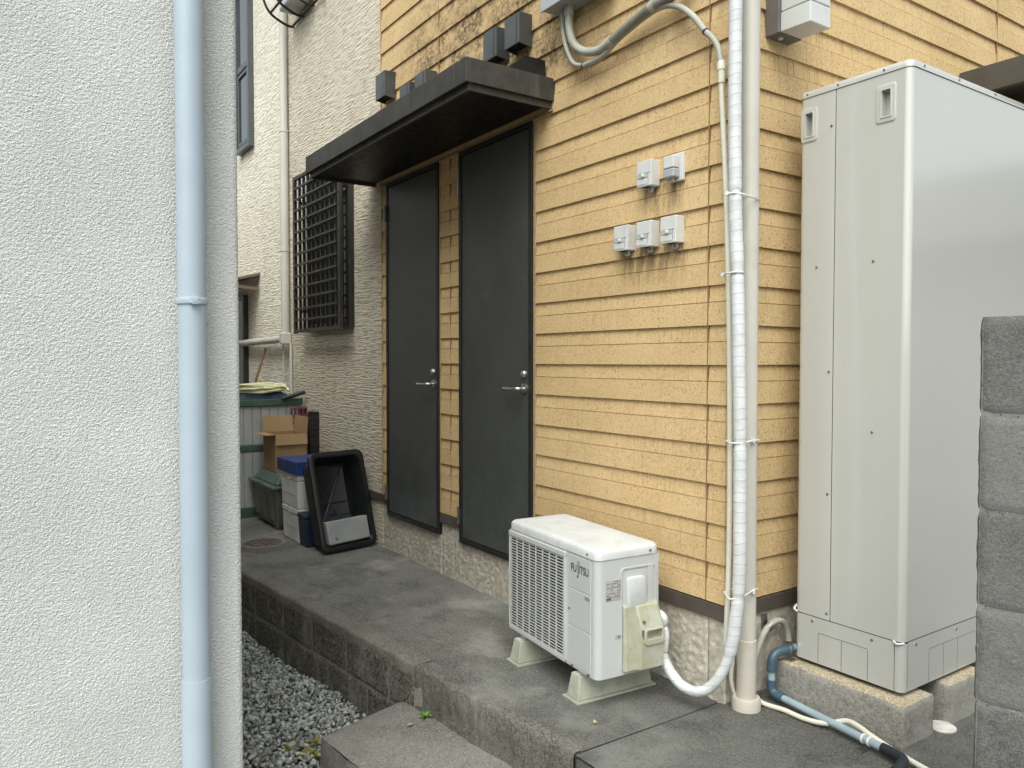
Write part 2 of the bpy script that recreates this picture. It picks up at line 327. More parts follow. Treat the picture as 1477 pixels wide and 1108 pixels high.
class MB:
    def __init__(s, xf=None): s.v = []; s.f = []; s.xf = xf
    def add(s, vs, fs):
        b = len(s.v); s.v += [tuple(p) for p in vs]; s.f += [tuple(b + i for i in f) for f in fs]; return s
    def box(s, x0, x1, y0, y1, z0, z1):
        return s.add([(x0, y0, z0), (x1, y0, z0), (x1, y1, z0), (x0, y1, z0), (x0, y0, z1), (x1, y0, z1), (x1, y1, z1), (x0, y1, z1)],
                     [(0, 3, 2, 1), (4, 5, 6, 7), (0, 1, 5, 4), (1, 2, 6, 5), (2, 3, 7, 6), (3, 0, 4, 7)])
    def hexa(s, lo, hi):
        """eight corners: four below, four above, both counter-clockwise from above"""
        return s.add(list(lo) + list(hi), [(0, 3, 2, 1), (4, 5, 6, 7), (0, 1, 5, 4), (1, 2, 6, 5), (2, 3, 7, 6), (3, 0, 4, 7)])
    def prism(s, poly, axis, a, b):
        """polygon in the two other axes, pushed along axis from a to b"""
        n = len(poly)
        def P(p, t):
            if axis == 0: return (t, p[0], p[1])
            if axis == 1: return (p[0], t, p[1])
            return (p[0], p[1], t)
        vs = [P(p, a) for p in poly] + [P(p, b) for p in poly]
        return s.add(vs, [tuple(range(n - 1, -1, -1)), tuple(range(n, 2 * n))] + [(i, (i + 1) % n, n + (i + 1) % n, n + i) for i in range(n)])
    def tube(s, pts, r, n=12, cap=True, corr=0.0):
        """tube along points; r may be a list"""
        pts = [Vector(p) for p in pts]; m = len(pts)
        rr = r if isinstance(r, (list, tuple)) else [r] * m
        t0 = (pts[1] - pts[0]).normalized(); ref = Vector((0, 0, 1)) if abs(t0.z) < 0.9 else Vector((1, 0, 0))
        nrm = (ref - t0 * ref.dot(t0)).normalized(); b = len(s.v)
        for i, p in enumerate(pts):
            t = (pts[min(i + 1, m - 1)] - pts[max(i - 1, 0)]).normalized()
            nrm = (nrm - t * nrm.dot(t)).normalized(); bi = t.cross(nrm)
            q = rr[i] * (1 + (corr if i % 2 else -corr))
            for k in range(n):
                a = 2 * math.pi * k / n
                s.v.append(tuple(p + (nrm * math.cos(a) + bi * math.sin(a)) * q))
        for i in range(m - 1):
            for k in range(n):
                k2 = (k + 1) % n
                s.f.append((b + i * n + k, b + i * n + k2, b + (i + 1) * n + k2, b + (i + 1) * n + k))
        if cap:
            s.f.append(tuple(b + k for k in range(n - 1, -1, -1))); s.f.append(tuple(b + (m - 1) * n + k for k in range(n)))
        return s
    def cyl(s, p0, p1, r, n=14): return s.tube([p0, p1], r, n)
    def grid(s, fn, nu, nv, flip=False):
        b = len(s.v)
        for j in range(nv + 1):
            for i in range(nu + 1): s.v.append(tuple(fn(i / nu, j / nv)))
        for j in range(nv):
            for i in range(nu):
                q = (b + j * (nu + 1) + i, b + j * (nu + 1) + i + 1, b + (j + 1) * (nu + 1) + i + 1, b + (j + 1) * (nu + 1) + i)
                s.f.append(q[::-1] if flip else q)
        return s
    def panel(s, x0, x1, z0, z1, y, holes=()):
        """flat panel in the xz plane with rectangular holes"""
        xs = sorted({x0, x1, *[h[0] for h in holes], *[h[1] for h in holes]}); zs = sorted({z0, z1, *[h[2] for h in holes], *[h[3] for h in holes]})
        for a, b in zip(xs, xs[1:]):
            for c, d in zip(zs, zs[1:]):
                mx, mz = (a + b) / 2, (c + d) / 2
                if any(h[0] < mx < h[1] and h[2] < mz < h[3] for h in holes): continue
                s.add([(a, y, c), (b, y, c), (b, y, d), (a, y, d)], [(0, 1, 2, 3)])
        return s
    def build(s, name, mat, parent=None, bevel=0.0, smooth=False, seg=2, ang=30):
        vs = [Vector(p) for p in s.v]
        if s.xf: vs = [s.xf @ p for p in vs]
        xs = [p.x for p in vs]; ys = [p.y for p in vs]; zs = [p.z for p in vs]
        org = Vector(((min(xs) + max(xs)) / 2, (min(ys) + max(ys)) / 2, min(zs)))
        me = bpy.data.meshes.new(name)
        me.from_pydata([tuple(p - org) for p in vs], [], s.f)
        if bevel:
            bm = bmesh.new(); bm.from_mesh(me); bmesh.ops.remove_doubles(bm, verts=bm.verts, dist=1e-5)
            bm.normal_update()
            ed = [e for e in bm.edges if len(e.link_faces) == 2 and e.calc_face_angle(0) > R(ang)]
            if ed: bmesh.ops.bevel(bm, geom=ed, offset=bevel, segments=seg, affect='EDGES', profile=0.5, clamp_overlap=True)
            bm.to_mesh(me); bm.free()
        me.update(); me.materials.append(MT[mat] if isinstance(mat, str) else mat)
        if smooth:
            me.polygons.foreach_set('use_smooth', [True] * len(me.polygons))
            try: me.set_sharp_from_angle(angle=R(smooth if smooth is not True else 40))
            except Exception: pass
        o = bpy.data.objects.new(name, me); COL.objects.link(o)
        o.parent = parent; o.location = org - wl(parent); WL[o.name] = org
        return o

def tag(o, label, cat, group=None):
    o['label'] = label; o['category'] = cat
    if group: o['group'] = group
    return o
def struct(o, label=None):
    o['kind'] = 'structure'
    if label: o['label'] = label
    return o
def stuff(o): o['kind'] = 'stuff'; return o
def thing(name, loc, label, cat, group=None):
    o = bpy.data.objects.new(name, None); COL.objects.link(o); o.empty_display_size = 0.1
    o.location = loc; WL[o.name] = Vector(loc)
    return tag(o, label, cat, group)
def dup(root, delta, label=None):
    """copy of a thing with its parts and sub-parts, moved by delta"""
    def cp(o, par):
        c = o.copy(); COL.objects.link(c); c.parent = par
        for ch in o.children: cp(ch, c)
        return c
    r = cp(root, None); r.location = Vector(root.location) + Vector(delta)
    if label: r['label'] = label
    return r
def spline(pts, step=0.012):
    """Catmull-Rom through the points, resampled evenly"""
    P = [Vector(p) for p in pts]; P = [P[0] * 2 - P[1]] + P + [P[-1] * 2 - P[-2]]
    dense = []
    for i in range(1, len(P) - 2):
        for k in range(24):
            t = k / 24; a, b, c, d = P[i - 1:i + 3]
            dense.append(0.5 * ((2 * b) + (c - a) * t + (2 * a - 5 * b + 4 * c - d) * t * t + (3 * b - a - 3 * c + d) * t ** 3))
    dense.append(P[-2]); out = [dense[0]]; acc = 0
    for p, q in zip(dense, dense[1:]):
        acc += (q - p).length
        if acc >= step: out.append(q); acc = 0
    if (out[-1] - dense[-1]).length > step * 0.3: out.append(dense[-1])
    return out
def rrect(x0, x1, y0, y1, r, n=5):
    out = []
    for cx, cy, a0 in ((x1 - r, y0 + r, -90), (x1 - r, y1 - r, 0), (x0 + r, y1 - r, 90), (x0 + r, y0 + r, 180)):
        for i in range(n + 1):
            a = R(a0 + 90 * i / n); out.append((cx + r * math.cos(a), cy + r * math.sin(a)))
    return out
def ring(mb, outer, inner, axis, a, b):
    """frame between two outlines with the same number of points"""
    n = len(outer)
    def P(p, t): return (t, p[0], p[1]) if axis == 0 else ((p[0], t, p[1]) if axis == 1 else (p[0], p[1], t))
    vs = [P(p, a) for p in outer] + [P(p, a) for p in inner] + [P(p, b) for p in outer] + [P(p, b) for p in inner]
    fs = []
    for i in range(n):
        j = (i + 1) % n
        fs += [(i, j, n + j, n + i), (2 * n + j, 2 * n + i, 3 * n + i, 3 * n + j), (j, i, 2 * n + i, 2 * n + j), (n + i, n + j, 3 * n + j, 3 * n + i)]
    return mb.add(vs, fs)
def text(name, body, size, mat, parent, mw, sx=1.0, off=0.0):
    c = bpy.data.curves.new(name, 'FONT'); c.body = body; c.size = size; c.align_x = 'CENTER'; c.align_y = 'CENTER'; c.extrude = 0.0004; c.offset = off
    t = bpy.data.objects.new(name + '_c', c); COL.objects.link(t)
    dg = bpy.context.evaluated_depsgraph_get(); me = bpy.data.meshes.new_from_object(t.evaluated_get(dg))
    bpy.data.objects.remove(t); bpy.data.curves.remove(c)
    me.transform(mw @ Matrix.Diagonal((sx, 1, 1, 1))); me.name = name
    me.materials.clear(); me.materials.append(MT[mat])
    o = bpy.data.objects.new(name, me); COL.objects.link(o); o.parent = parent; o.location = -wl(parent)
    WL[o.name] = Vector((0, 0, 0)); return o
rnd = random.Random(7)

# ================================================================ GROUND, PATIO, STEP, GRAVEL
g = MB().add([(-120, -120, -0.40), (120, -120, -0.40), (120, 120, -0.40), (-120, 120, -0.40)], [(0, 1, 2, 3)]).build('ground', 'earth')
struct(g, 'grey earth ground reaching out round the houses')
EDGE = lambda x: -0.69 + 0.106 * x
def wob(x, y, a=0.006, s=2.2): return a * noise.noise(Vector((x * s, y * s, 3.1)))
# left slab of the patio, its top very slightly uneven, with the curb strip along its edge
def patio_top(u, v):
    x = -8.0 + u * 7.97; y0 = EDGE(x) + (0.085 if x < -1.3 else 0.02); y = y0 + (0.30 - y0) * v
    return (x, y, wob(x, y, 0.004))
m = MB().grid(patio_top, 260, 36)
m.add([(-8, EDGE(-8) + .085, -.12), (-.03, EDGE(0) + .02, -.12), (-.03, .3, -.12), (-8, .3, -.12)], [(3, 2, 1, 0)])
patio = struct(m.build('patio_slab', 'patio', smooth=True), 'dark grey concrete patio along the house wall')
def apron(u, v):
    x = -0.022 + u * 3.6; y = -0.70 + v * 6.2
    return (x, y, wob(x, y, 0.004) - (0.03 * max(0, (x - 0.7)) if x > .7 else 0))
m = MB().grid(apron, 110, 180)
m.box(-0.020, 3.576, -0.698, 5.5, -0.40, -0.012)
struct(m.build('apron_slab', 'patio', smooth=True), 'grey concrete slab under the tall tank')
m = MB().box(-0.040, -0.018, -0.690, 0.0, -0.06, -0.0025)
struct(m.build('slab_joint', 'jointfill', None), 'dark joint between the two concrete slabs')
# curb strip: worn, irregular arris
def curb_top(x):
    j = 0.006 * noise.noise(Vector((x * 7, 0.3, 0))) + 0.004 * noise.noise(Vector((x * 31, 1.3, 0)))
    return j
m = MB(); nx = 330
def curb(u, v):
    x = -8.0 + u * 7.0; e = EDGE(x)
    prof = [(0.094, -0.02), (0.094, 0.004), (0.05, 0.004), (0.010, 0.003), (0.003, -0.002), (0.0, -0.012), (0.0, -0.05)]
    k = min(int(v * 6 + 0.001), 6); d, z = prof[k]
    jj = curb_top(x) * (1 if k >= 3 else 0.4)
    return (x, e + d + jj, z + jj * 0.6)
m.grid(curb, nx, 6, True)
struct(m.build('curb_strip', 'curb', smooth=60), 'worn concrete curb strip along the patio edge')
def curb2(u, v):
    x = -1.0 + u * 0.962; e = EDGE(x)
    prof = [(0.05, -0.02), (0.05, 0.0035), (0.03, 0.003), (0.010, 0.002), (0.003, -0.003), (0.0, -0.014), (-0.002, -0.09), (0.006, -0.13), (0.0, -0.2), (0, -0.42)]
    k = min(int(v * 9 + 0.001), 9); d, z = prof[k]
    jj = curb_top(x) + (0.010 * noise.noise(Vector((x * 9, z * 14, 4))) if k > 5 else 0)
    return (x, e + d + jj, z + jj * 0.5)
m = MB().grid(curb2, 200, 9, True)
struct(m.build('curb_patch', 'patch', smooth=60), 'patched concrete edge beside the step')

# retaining wall of concrete blocks
rw = thing('retaining_wall', (-2.9, -1.0, -0.4), 'low stained concrete block wall holding up the patio', 'wall')
m = MB(); m.hexa([(-8, EDGE(-8) + .004, -.42), (-.95, EDGE(-.95) + .004, -.42), (-.95, EDGE(-.95) + .12, -.42), (-8, EDGE(-8) + .12, -.42)],
                 [(-8, EDGE(-8) + .004, -.026), (-.95, EDGE(-.95) + .004, -.026), (-.95, EDGE(-.95) + .12, -.026), (-8, EDGE(-8) + .12, -.026)])
m.build('core', 'mortar', rw)
def rblock(x0, x1, z0, z1):
    b = MB(); dy = rnd.uniform(-0.002, 0.002)
    def f(u, v):
        x = x0 + (x1 - x0) * u; z = z0 + (z1 - z0) * v
        e = min(u * (x1 - x0), (1 - u) * (x1 - x0), v * (z1 - z0), (1 - v) * (z1 - z0))
        return (x, EDGE(x) + dy + 0.006 * max(0, 1 - e / 0.005) + 0.0025 * noise.noise(Vector((x * 40, z * 40, 0))), z)
    b.grid(f, max(4, int((x1 - x0) / 0.012)), max(4, int((z1 - z0) / 0.012)))
    return b.build('concrete_block', 'rwall', rw, smooth=70)
xs = [-1.0, -1.211, -1.60, -1.975, -2.327, -2.72, -3.12, -3.52, -3.92]
for a, b in zip(xs, xs[1:]): rblock(b + 0.003, a - 0.003, -0.214, -0.03)
xs = [-1.0, -1.40, -1.80, -2.327, -2.72, -3.12, -3.52, -3.92]
for a, b in zip(xs, xs[1:]): rblock(b + 0.003, a - 0.003, -0.41, -0.220)

# step in front of the patio
def stepf(u, v, top):
    xl, yb = -1.105, -0.79
    x = -1.10 + u * 1.45
    yf = -1.20 + 0.10 * (x + 1.0); ybk = EDGE(x) + 0.005
    if top:
        y = yf + (ybk - yf) * v; e = min(y - yf, x + 1.10 + 0.1 * (y + 0.8) * 0)
        z = -0.18 - 0.014 * max(0, 1 - e / 0.025) ** 2 + 0.0045 * noise.noise(Vector((x * 9, y * 9, 1)))
        return (x + 0.29 * max(0, -(y + 0.836)) * (1 - u), y, z)
    z = -0.194 - 0.25 * v
    return (x + 0.29 * max(0, -(yf + 0.836)) * (1 - u), yf - 0.004 + 0.008 * noise.noise(Vector((x * 12, z * 12, 2))) - 0.01 * v, z)
m = MB().grid(lambda u, v: stepf(u, v, True), 120, 36)
m.grid(lambda u, v: stepf(u, v, False), 120, 14, True)
def stepl(u, v):
    p = stepf(0, 1 - u, True); z = p[2] - 0.25 * v
    return (p[0] - 0.002 + 0.006 * noise.noise(Vector((p[1] * 12, z * 12, 5))) * (1 if v > 0 else 0), p[1], z)
m.grid(stepl, 30, 14, True)
tag(m.build('step_block', 'step', smooth=60), 'rough concrete step below the patio edge', 'step')

# gravel between the buildings
def gravel():
    rs = np.random.RandomState(3)
    bm = bmesh.new(); bmesh.ops.create_icosphere(bm, subdivisions=1, radius=1.0)
    bv = np.array([v.co[:] for v in bm.verts]); bf = np.array([[v.index for v in f.verts] for f in bm.faces]); bm.free()
    n = 27000
    x = rs.uniform(-3.9, 0.9, n); y = rs.uniform(-1.70, -0.72, n)
    ok = (y < -0.70 + 0.106 * x - 0.0); ok &= ~((x > -1.06) & (y > -1.19 + 0.1 * (x + 1))) | (x < -1.11)
    x, y = x[ok], y[ok]; n = len(x)
    s = rs.gamma(7, 0.0072 / 7, n) + 0.0028
    ax = np.stack([s * rs.uniform(0.8, 1.5, n), s * rs.uniform(0.7, 1.1, n), s * rs.uniform(0.45, 0.8, n)], 1)
    q = rs.normal(size=(n, 4)); q[:, 1:3] *= 0.55; q /= np.linalg.norm(q, axis=1)[:, None]
    w, a, b, c = q.T
    Rm = np.stack([1 - 2 * (b * b + c * c), 2 * (a * b - c * w), 2 * (a * c + b * w), 2 * (a * b + c * w), 1 - 2 * (a * a + c * c), 2 * (b * c - a * w),
                   2 * (a * c - b * w), 2 * (b * c + a * w), 1 - 2 * (a * a + b * b)], 1).reshape(n, 3, 3)
    jit = 1 + rs.uniform(-0.28, 0.28, (n, len(bv), 1))
    V = np.einsum('nij,nkj->nki', Rm, bv[None] * jit * ax[:, None, :])
    z = -0.362 + rs.uniform(-0.012, 0.014, n) + 0.012 * np.sin(x * 5 + y * 3)
    z = z - np.clip((-2.0 - x) * 0.02, 0, 0.05)
    V += np.stack([x, y, z], 1)[:, None, :]
    F = (bf[None] + (np.arange(n) * len(bv))[:, None, None]).reshape(-1, 3)
    V = V.reshape(-1, 3)
    me = bpy.data.meshes.new('gravel'); me.vertices.add(len(V)); me.vertices.foreach_set('co', V.astype(np.float32).ravel())
    me.loops.add(len(F) * 3); me.loops.foreach_set('vertex_index', F.astype(np.int32).ravel())
    me.polygons.add(len(F)); me.polygons.foreach_set('loop_start', np.arange(0, len(F) * 3, 3, dtype=np.int32)); me.polygons.foreach_set('loop_total', np.full(len(F), 3, np.int32))
    me.update(); me.validate(); me.materials.append(MT['gravel'])
    o = bpy.data.objects.new('gravel', me); COL.objects.link(o)
    o['kind'] = 'stuff'; o['label'] = 'grey crushed stone gravel between the white wall and the patio'; o['category'] = 'gravel'
gravel()
m = MB().grid(lambda u, v: (-3.9 + 5.5 * u, -1.69 + 0.95 * v, -0.385 + 0.006 * noise.noise(Vector((u * 30, v * 8, 0)))), 60, 12)
struct(m.build('gravel_bed', 'earth'), 'grey earth bed under the gravel')

# ================================================================ NEIGHBOUR'S WHITE HOUSE
NX, NY = -0.36, -1.68
nh = thing('white_house', (-4, -4, -0.4), 'white spatter stucco house corner filling the left side', 'house')
def sp(a, b):
    """spatter coat: rounded flat-topped blobs with valleys between"""
    n1 = noise.noise(Vector((a * 150, b * 165, 0.0))); n2 = noise.noise(Vector((a * 60, b * 66, 5.0)))
    return 0.0018 * (max(-0.32, min(0.40, n1 * 1.35)) + 0.15 * n2)
FZ0, FZ1, FL = 0.0, 2.56, 0.64
def stucco(u, v):
    s = 0.70 * u; z = FZ0 + v * (FZ1 - FZ0)
    h = sp(s, z); r = 0.018; L = FL
    if s < L: return (NX + h, NY - r - (L - s), z)
    a = min((s - L) / r, math.pi / 2); ex = max(0, (s - L) - r * math.pi / 2)
    return (NX - r + (r + h) * math.cos(a) - ex, NY - r + (r + h) * math.sin(a), z)
MB().grid(stucco, 270, 985).build('wall', 'wstucco', nh, smooth=True)
m = MB(); m.box(-13.5, NX - 0.014, -7, NY - 0.016, -0.41, 3.45)
m.build('wall', 'wstucco', nh)
m = MB(); m.add([(NX, -7, -.41), (NX, NY - .658, -.41), (NX, NY - .658, 3.45), (NX, -7, 3.45)], [(0, 1, 2, 3)])
for za, zb in ((-.41, 0.0), (2.56, 3.45)): m.add([(NX, NY - .658, za), (NX, NY - .018, za), (NX - .018, NY, za), (NX, NY - .658, zb), (NX, NY - .018, zb), (NX - .018, NY, zb)], [(0, 1, 4, 3), (1, 2, 5, 4)])
m.build('wall', 'wstucco', nh)
MB().prism([(-7.1, 3.45), (-1.62, 3.45), (-1.62, 3.52), (-4.3, 4.3), (-7.1, 3.52)], 0, -13.6, -0.30).build('roof', 'roof', nh)

dp = thing('downpipe', (-0.31, -1.83, -0.4), 'pale blue round downpipe on the white stucco wall', 'downpipe')
px, py = -0.310, -1.822
MB().tube([(px, py, 0.42), (px, py, 3.4)], 0.0375, 24).build('pipe', 'blueflat', dp, smooth=40)
MB().tube([(px, py, -0.4), (px, py, 0.405), (px, py, 0.423)], [0.0405, 0.0405, 0.0395], 24).build('pipe', 'blueflat', dp, smooth=40)
for z in (0.07, 1.468, 2.86):
    c = MB().tube([(px, py, z - 0.009), (px, py, z + 0.009)], 0.0425, 24); c.box(NX - .01, px - .03, py - .012, py + .012, z - .008, z + .008)
    c.box(px + .034, px + .052, py - .010, py + .008, z - .011, z + .011)
    cl = c.build('bracket', 'blueflat', dp, 0.002, smooth=40)
    MB().cyl((px + .046, py - .014, z - .006), (px + .046, py + .012, z - .006), 0.004, 8).build('bolt', 'blueflat', cl)

# ================================================================ THE YELLOW HOUSE
PIT_ = 0.1517; Z0 = 1.29 - 6 * PIT_          # lap pitch and bottom of the siding
NC = 30; TOP = Z0 + NC * PIT_
hs_ = thing('yellow_house', (-2.5, 2.0, 0), 'house with yellow lap siding, two dark doors and ribbed stucco beyond', 'house')
DL0, DL1, DR0, DR1, DB, DT = -2.940, -2.212, -1.956, -1.240, 0.248, 2.508
SL, JX = -3.03, -0.092
# wall core behind the cladding
m = MB(); m.box(SL, -0.022, 0.022, 4.6, -0.1, TOP); m.build('wall', 'jamb', hs_)
m = MB(); m.box(-5.02, SL, 0.004, 4.6, -0.1, TOP + 0.2); m.build('wall', 'ribA', hs_)
m = MB(); m.box(-14.0, -5.02, 0.03, 4.6, -0.1, TOP + 0.5); m.build('wall', 'ribB', hs_)
MB().box(-14.02, 0.03, -0.03, 4.63, TOP + 0.5, TOP + 0.58).build('roof', 'roof', hs_)

def cells(L, lo, hi, r):
    c = [0.0]
    while c[-1] < L - hi: c.append(c[-1] + r.uniform(lo, hi))
    c.append(L); return c
H1 = 0.086
def lap(L, seed, place):
    """one course: smooth lower band of slightly uneven pieces, fine ledge, combed upper band"""
    r = random.Random(seed); b = MB()
    def q(p): b.add([place(*t) for t in p], [(0, 1, 2, 3)])
    cs = cells(L, 0.09, 0.33, r)
    for a, e in zip(cs, cs[1:]):
        d = r.uniform(0, 0.0008); g = 0.0010; ga = g if a > 0 else 0; ge = g if e < L else 0
        q([(a + ga, 0, d), (e - ge, 0, d), (e - ge, H1, d + .003), (a + ga, H1, d + .003)])
        if ge: q([(e - g, 0, d), (e, 0, d + .0030), (e, H1, d + .0060), (e - g, H1, d + .003)])
        if ga: q([(a, 0, d + .0030), (a + g, 0, d), (a + g, H1, d + .003), (a, H1, d + .0060)])
        q([(a, H1, d + .003), (e, H1, d + .003), (e, H1 + .0005, .0115), (a, H1 + .0005, .0115)])
        q([(a, 0, .022), (e, 0, .022), (e, 0, d), (a, 0, d)])
    hb = H1 + .0032; a = 0.0
    q([(0, H1, .0115), (L, H1, .0115), (L, hb, .0115), (0, hb, .0115)])
    while a < L - 1e-6:
        e = min(L, a + r.choice((0.010, 0.014, 0.018, 0.026, 0.038, 0.06))); d = r.choice((0, 0, 0.0005, 0.0010)) + 0.0055; g = r.choice((.0010, .0014, .0018))
        g = min(g, (e - a) * .2)
        q([(a + g, hb, d), (e - g, hb, d), (e - g, PIT_ + .004, d + .006), (a + g, PIT_ + .004, d + .006)])
        q([(a, hb, d + .0035), (a + g, hb, d), (a + g, PIT_, d + .006), (a, PIT_, d + .009)]); q([(e - g, hb, d), (e, hb, d + .0035), (e, PIT_, d + .009), (e - g, PIT_, d + .006)])
        q([(a, hb, d), (a, hb, .0115), (e, hb, .0115), (e, hb, d)])
        a = e
    for u in (0, L):
        f = [place(u, 0, 0), place(u, H1, .003), place(u, H1, .0052), place(u, PIT_, .0118), place(u, PIT_, .02), place(u, 0, .02)]
        b.add(f, [tuple(range(6)) if u else tuple(range(5, -1, -1))])
    return b
def left_course(k, x0, x1):
    z = Z0 + k * PIT_
    lap(x1 - x0, hash((k, round(x0 * 100))) & 0xffff, lambda u, h, d: (x0 + u, d, z + h)).build('siding_board', 'siding', hs_)
def right_course(k, y0, y1):
    z = Z0 + k * PIT_
    lap(y1 - y0, 7000 + k * 13 + int(y0 * 50), lambda u, h, d: (-d, y0 + u, z + h)).build('siding_board', 'siding', hs_)
CR = 0.085
for k in range(NC):
    z = Z0 + k * PIT_
    if z + PIT_ * 0.5 < DT:
        left_course(k, SL + .004, DL0 - .014); left_course(k, DL1 + .014, -2.0795); left_course(k, -2.0765, DR0 - .004); left_course(k, DR1 + .024, JX - .003)
    else:
        left_course(k, SL + .004, -2.215); left_course(k, -2.209, JX - .003)
    # corner piece wraps round both faces
    prof = [(0, .024), (0, 0), (H1, .003), (H1 + .0005, .0115), (H1 + .0030, .0115), (H1 + .0032, .0062), (PIT_ + .004, .0118)]
    vs = []
    for h, d in prof: vs += [(JX + .003, d, z + h), (-d, d, z + h), (-d, CR, z + h)]
    fs = []
    for i in range(len(prof) - 1): fs += [(3 * i, 3 * i + 1, 3 * i + 4, 3 * i + 3), (3 * i + 1, 3 * i + 2, 3 * i + 5, 3 * i + 4)]
    MB().add(vs, fs).build('corner_board', 'siding', hs_)
    right_course(k, CR + .001, 2.075); right_course(k, 2.081, 4.55)
MB().box(JX - .003, JX + .003, .002, .02, Z0 + .004, TOP).build('sealant_joint', 'seal', hs_)
MB().box(-2.215, -2.209, .002, .02, DT + .03, TOP).build('sealant_joint', 'seal', hs_)
MB().box(-.02, -.002, 2.075, 2.081, Z0 + .004, TOP).build('sealant_joint', 'seal', hs_)
MB().box(-2.0797, -2.0763, .0012, .02, Z0 + .004, DT).build('sealant_joint', 'seal', hs_)
for x0, x1 in ((DR1 + .006, DR1 + .024), (DL1 + .004, DL1 + .014), (DL0 - .014, DL0 - .004)):
    MB().box(x0, x1, .001, .02, Z0, DT).build('jamb_sealant', 'jamb', hs_)
MB().box(SL - .004, SL + .004, -.001, .02, Z0, TOP).build('sealant_joint', 'jamb', hs_)

# brown drip trim and rough base, broken by the doors
def trimx(x0, x1):
    z = Z0 - 0.004
    MB().prism([(0.03, z), (-0.004, z - .002), (-0.008, z - .052), (-0.008, z - .056), (0.03, z - .056)], 0, x0, x1).build('drip_trim', 'trim', hs_, 0.0015)
trimx(-5.0, DL0 - .012); trimx(DL1 + .012, DR0 - .004); trimx(DR1 + .012, 0.008)
z = Z0 - 0.004
MB().prism([(-0.03, z), (0.004, z - .002), (0.008, z - .052), (0.008, z - .056), (-0.03, z - .056)], 1, 0.0, 4.55).build('drip_trim', 'trim', hs_, 0.0015)
ZB = Z0 - 0.058
def rough(a, b):
    h = noise.noise(Vector((a * 40, b * 48, 9))) * 0.6 + abs(noise.noise(Vector((a * 80 + b * 40, b * 85 - a * 30, 4)))) * 0.7
    return 0.0062 * h
def basef(x0, x1, z0, z1):
    def f(u, v):
        x = x0 + (x1 - x0) * u; zz = z0 + (z1 - z0) * v
        e = min((x - x0), (x1 - x)); gr = max(0, 1 - e / 0.006) * 0.006
        return (x, 0.006 + rough(x, zz) + gr, zz)
    return MB().grid(f, max(6, int((x1 - x0) / .006)), int((z1 - z0) / .006))
for x0, x1 in ((-5.0, -4.04), (-4.04, -3.04), (-3.04, DL0 - .012)): basef(x0, x1, -.02, ZB).build('stone_base', 'base', hs_, smooth=60)
basef(DL0 - .012, DL1 + .012, -.02, DB - .008).build('stone_base', 'base', hs_, smooth=60)
basef(DL1 + .012, -2.053, -.02, ZB).build('stone_base', 'base', hs_, smooth=60)
basef(-2.051, DR0 - .008, -.02, ZB).build('stone_base', 'base', hs_, smooth=60)
basef(DR0 - .008, DR1 + .012, -.02, DB - .008).build('stone_base', 'base', hs_, smooth=60)
basef(DR1 + .012, -.088, -.02, ZB).build('stone_base', 'base', hs_, smooth=60)
m = basef(-.086, 0.0, -.02, ZB)
def baser(u, v):
    y = 0.012 + 4.4 * u; zz = -.02 + (ZB + .02) * v
    return (-0.004 - rough(y + 9, zz) * min(1, u * 60) - (1 - min(1, u * 60)) * rough(0, zz), y, zz)
m.grid(baser, 420, 38)
m.build('stone_base', 'base', hs_, smooth=60)

# doors
def door(x0, x1, lab):
    d = MB().box(x0 + .026, x1 - .026, -.004, .02, DB + .026, DT - .03).build('door', 'door', hs_, 0.002)
    d['label'] = lab
    f = MB(); o = 0.006
    f.box(x0 - .004, x0 + .022, -.010, .022, DB - .004, DT); f.box(x1 - .022, x1 + .004, -.010, .022, DB - .004, DT)
    f.box(x0 + .022, x1 - .022, -.010, .022, DT - .026, DT); f.box(x0 + .022, x1 - .022, -.014, .022, DB - .004, DB + .022)
    f.build('door_frame', 'frame', d, 0.0015)
    for zz in (DT - .20, DB + .155):
        MB().box(x0 - .008, x0 + .010, -.018, -.010, zz - .05, zz + .05).cyl((x0 + .002, -.020, zz - .05), (x0 + .002, -.020, zz + .05), .007, 10).build('hinge', 'screw', d, smooth=40)
    rx = x1 - .062; hz = 1.163
    h = MB().tube([(rx, -.002, hz), (rx, -.010, hz), (rx, -.012, hz)], [.026, .026, .022], 22)
    h.tube(spline([(rx, -.008, hz), (rx, -.035, hz), (rx - .012, -.052, hz), (rx - .05, -.054, hz - .004), (rx - .125, -.054, hz - .002)], .006), .0095, 12)
    h.build('lever_handle', 'steel', d, smooth=50)
    l = MB().tube([(rx, -.002, hz + .075), (rx, -.016, hz + .075), (rx, -.022, hz + .075)], [.019, .019, .013], 18)
    l.box(rx - .003, rx + .003, -.026, -.02, hz + .067, hz + .083)
    l.build('lock_cylinder', 'steel', d, smooth=50)
    return d
door(DL0, DL1, 'dark grey metal door further along the wall'); door(DR0, DR1, 'dark grey metal door behind the air conditioner')

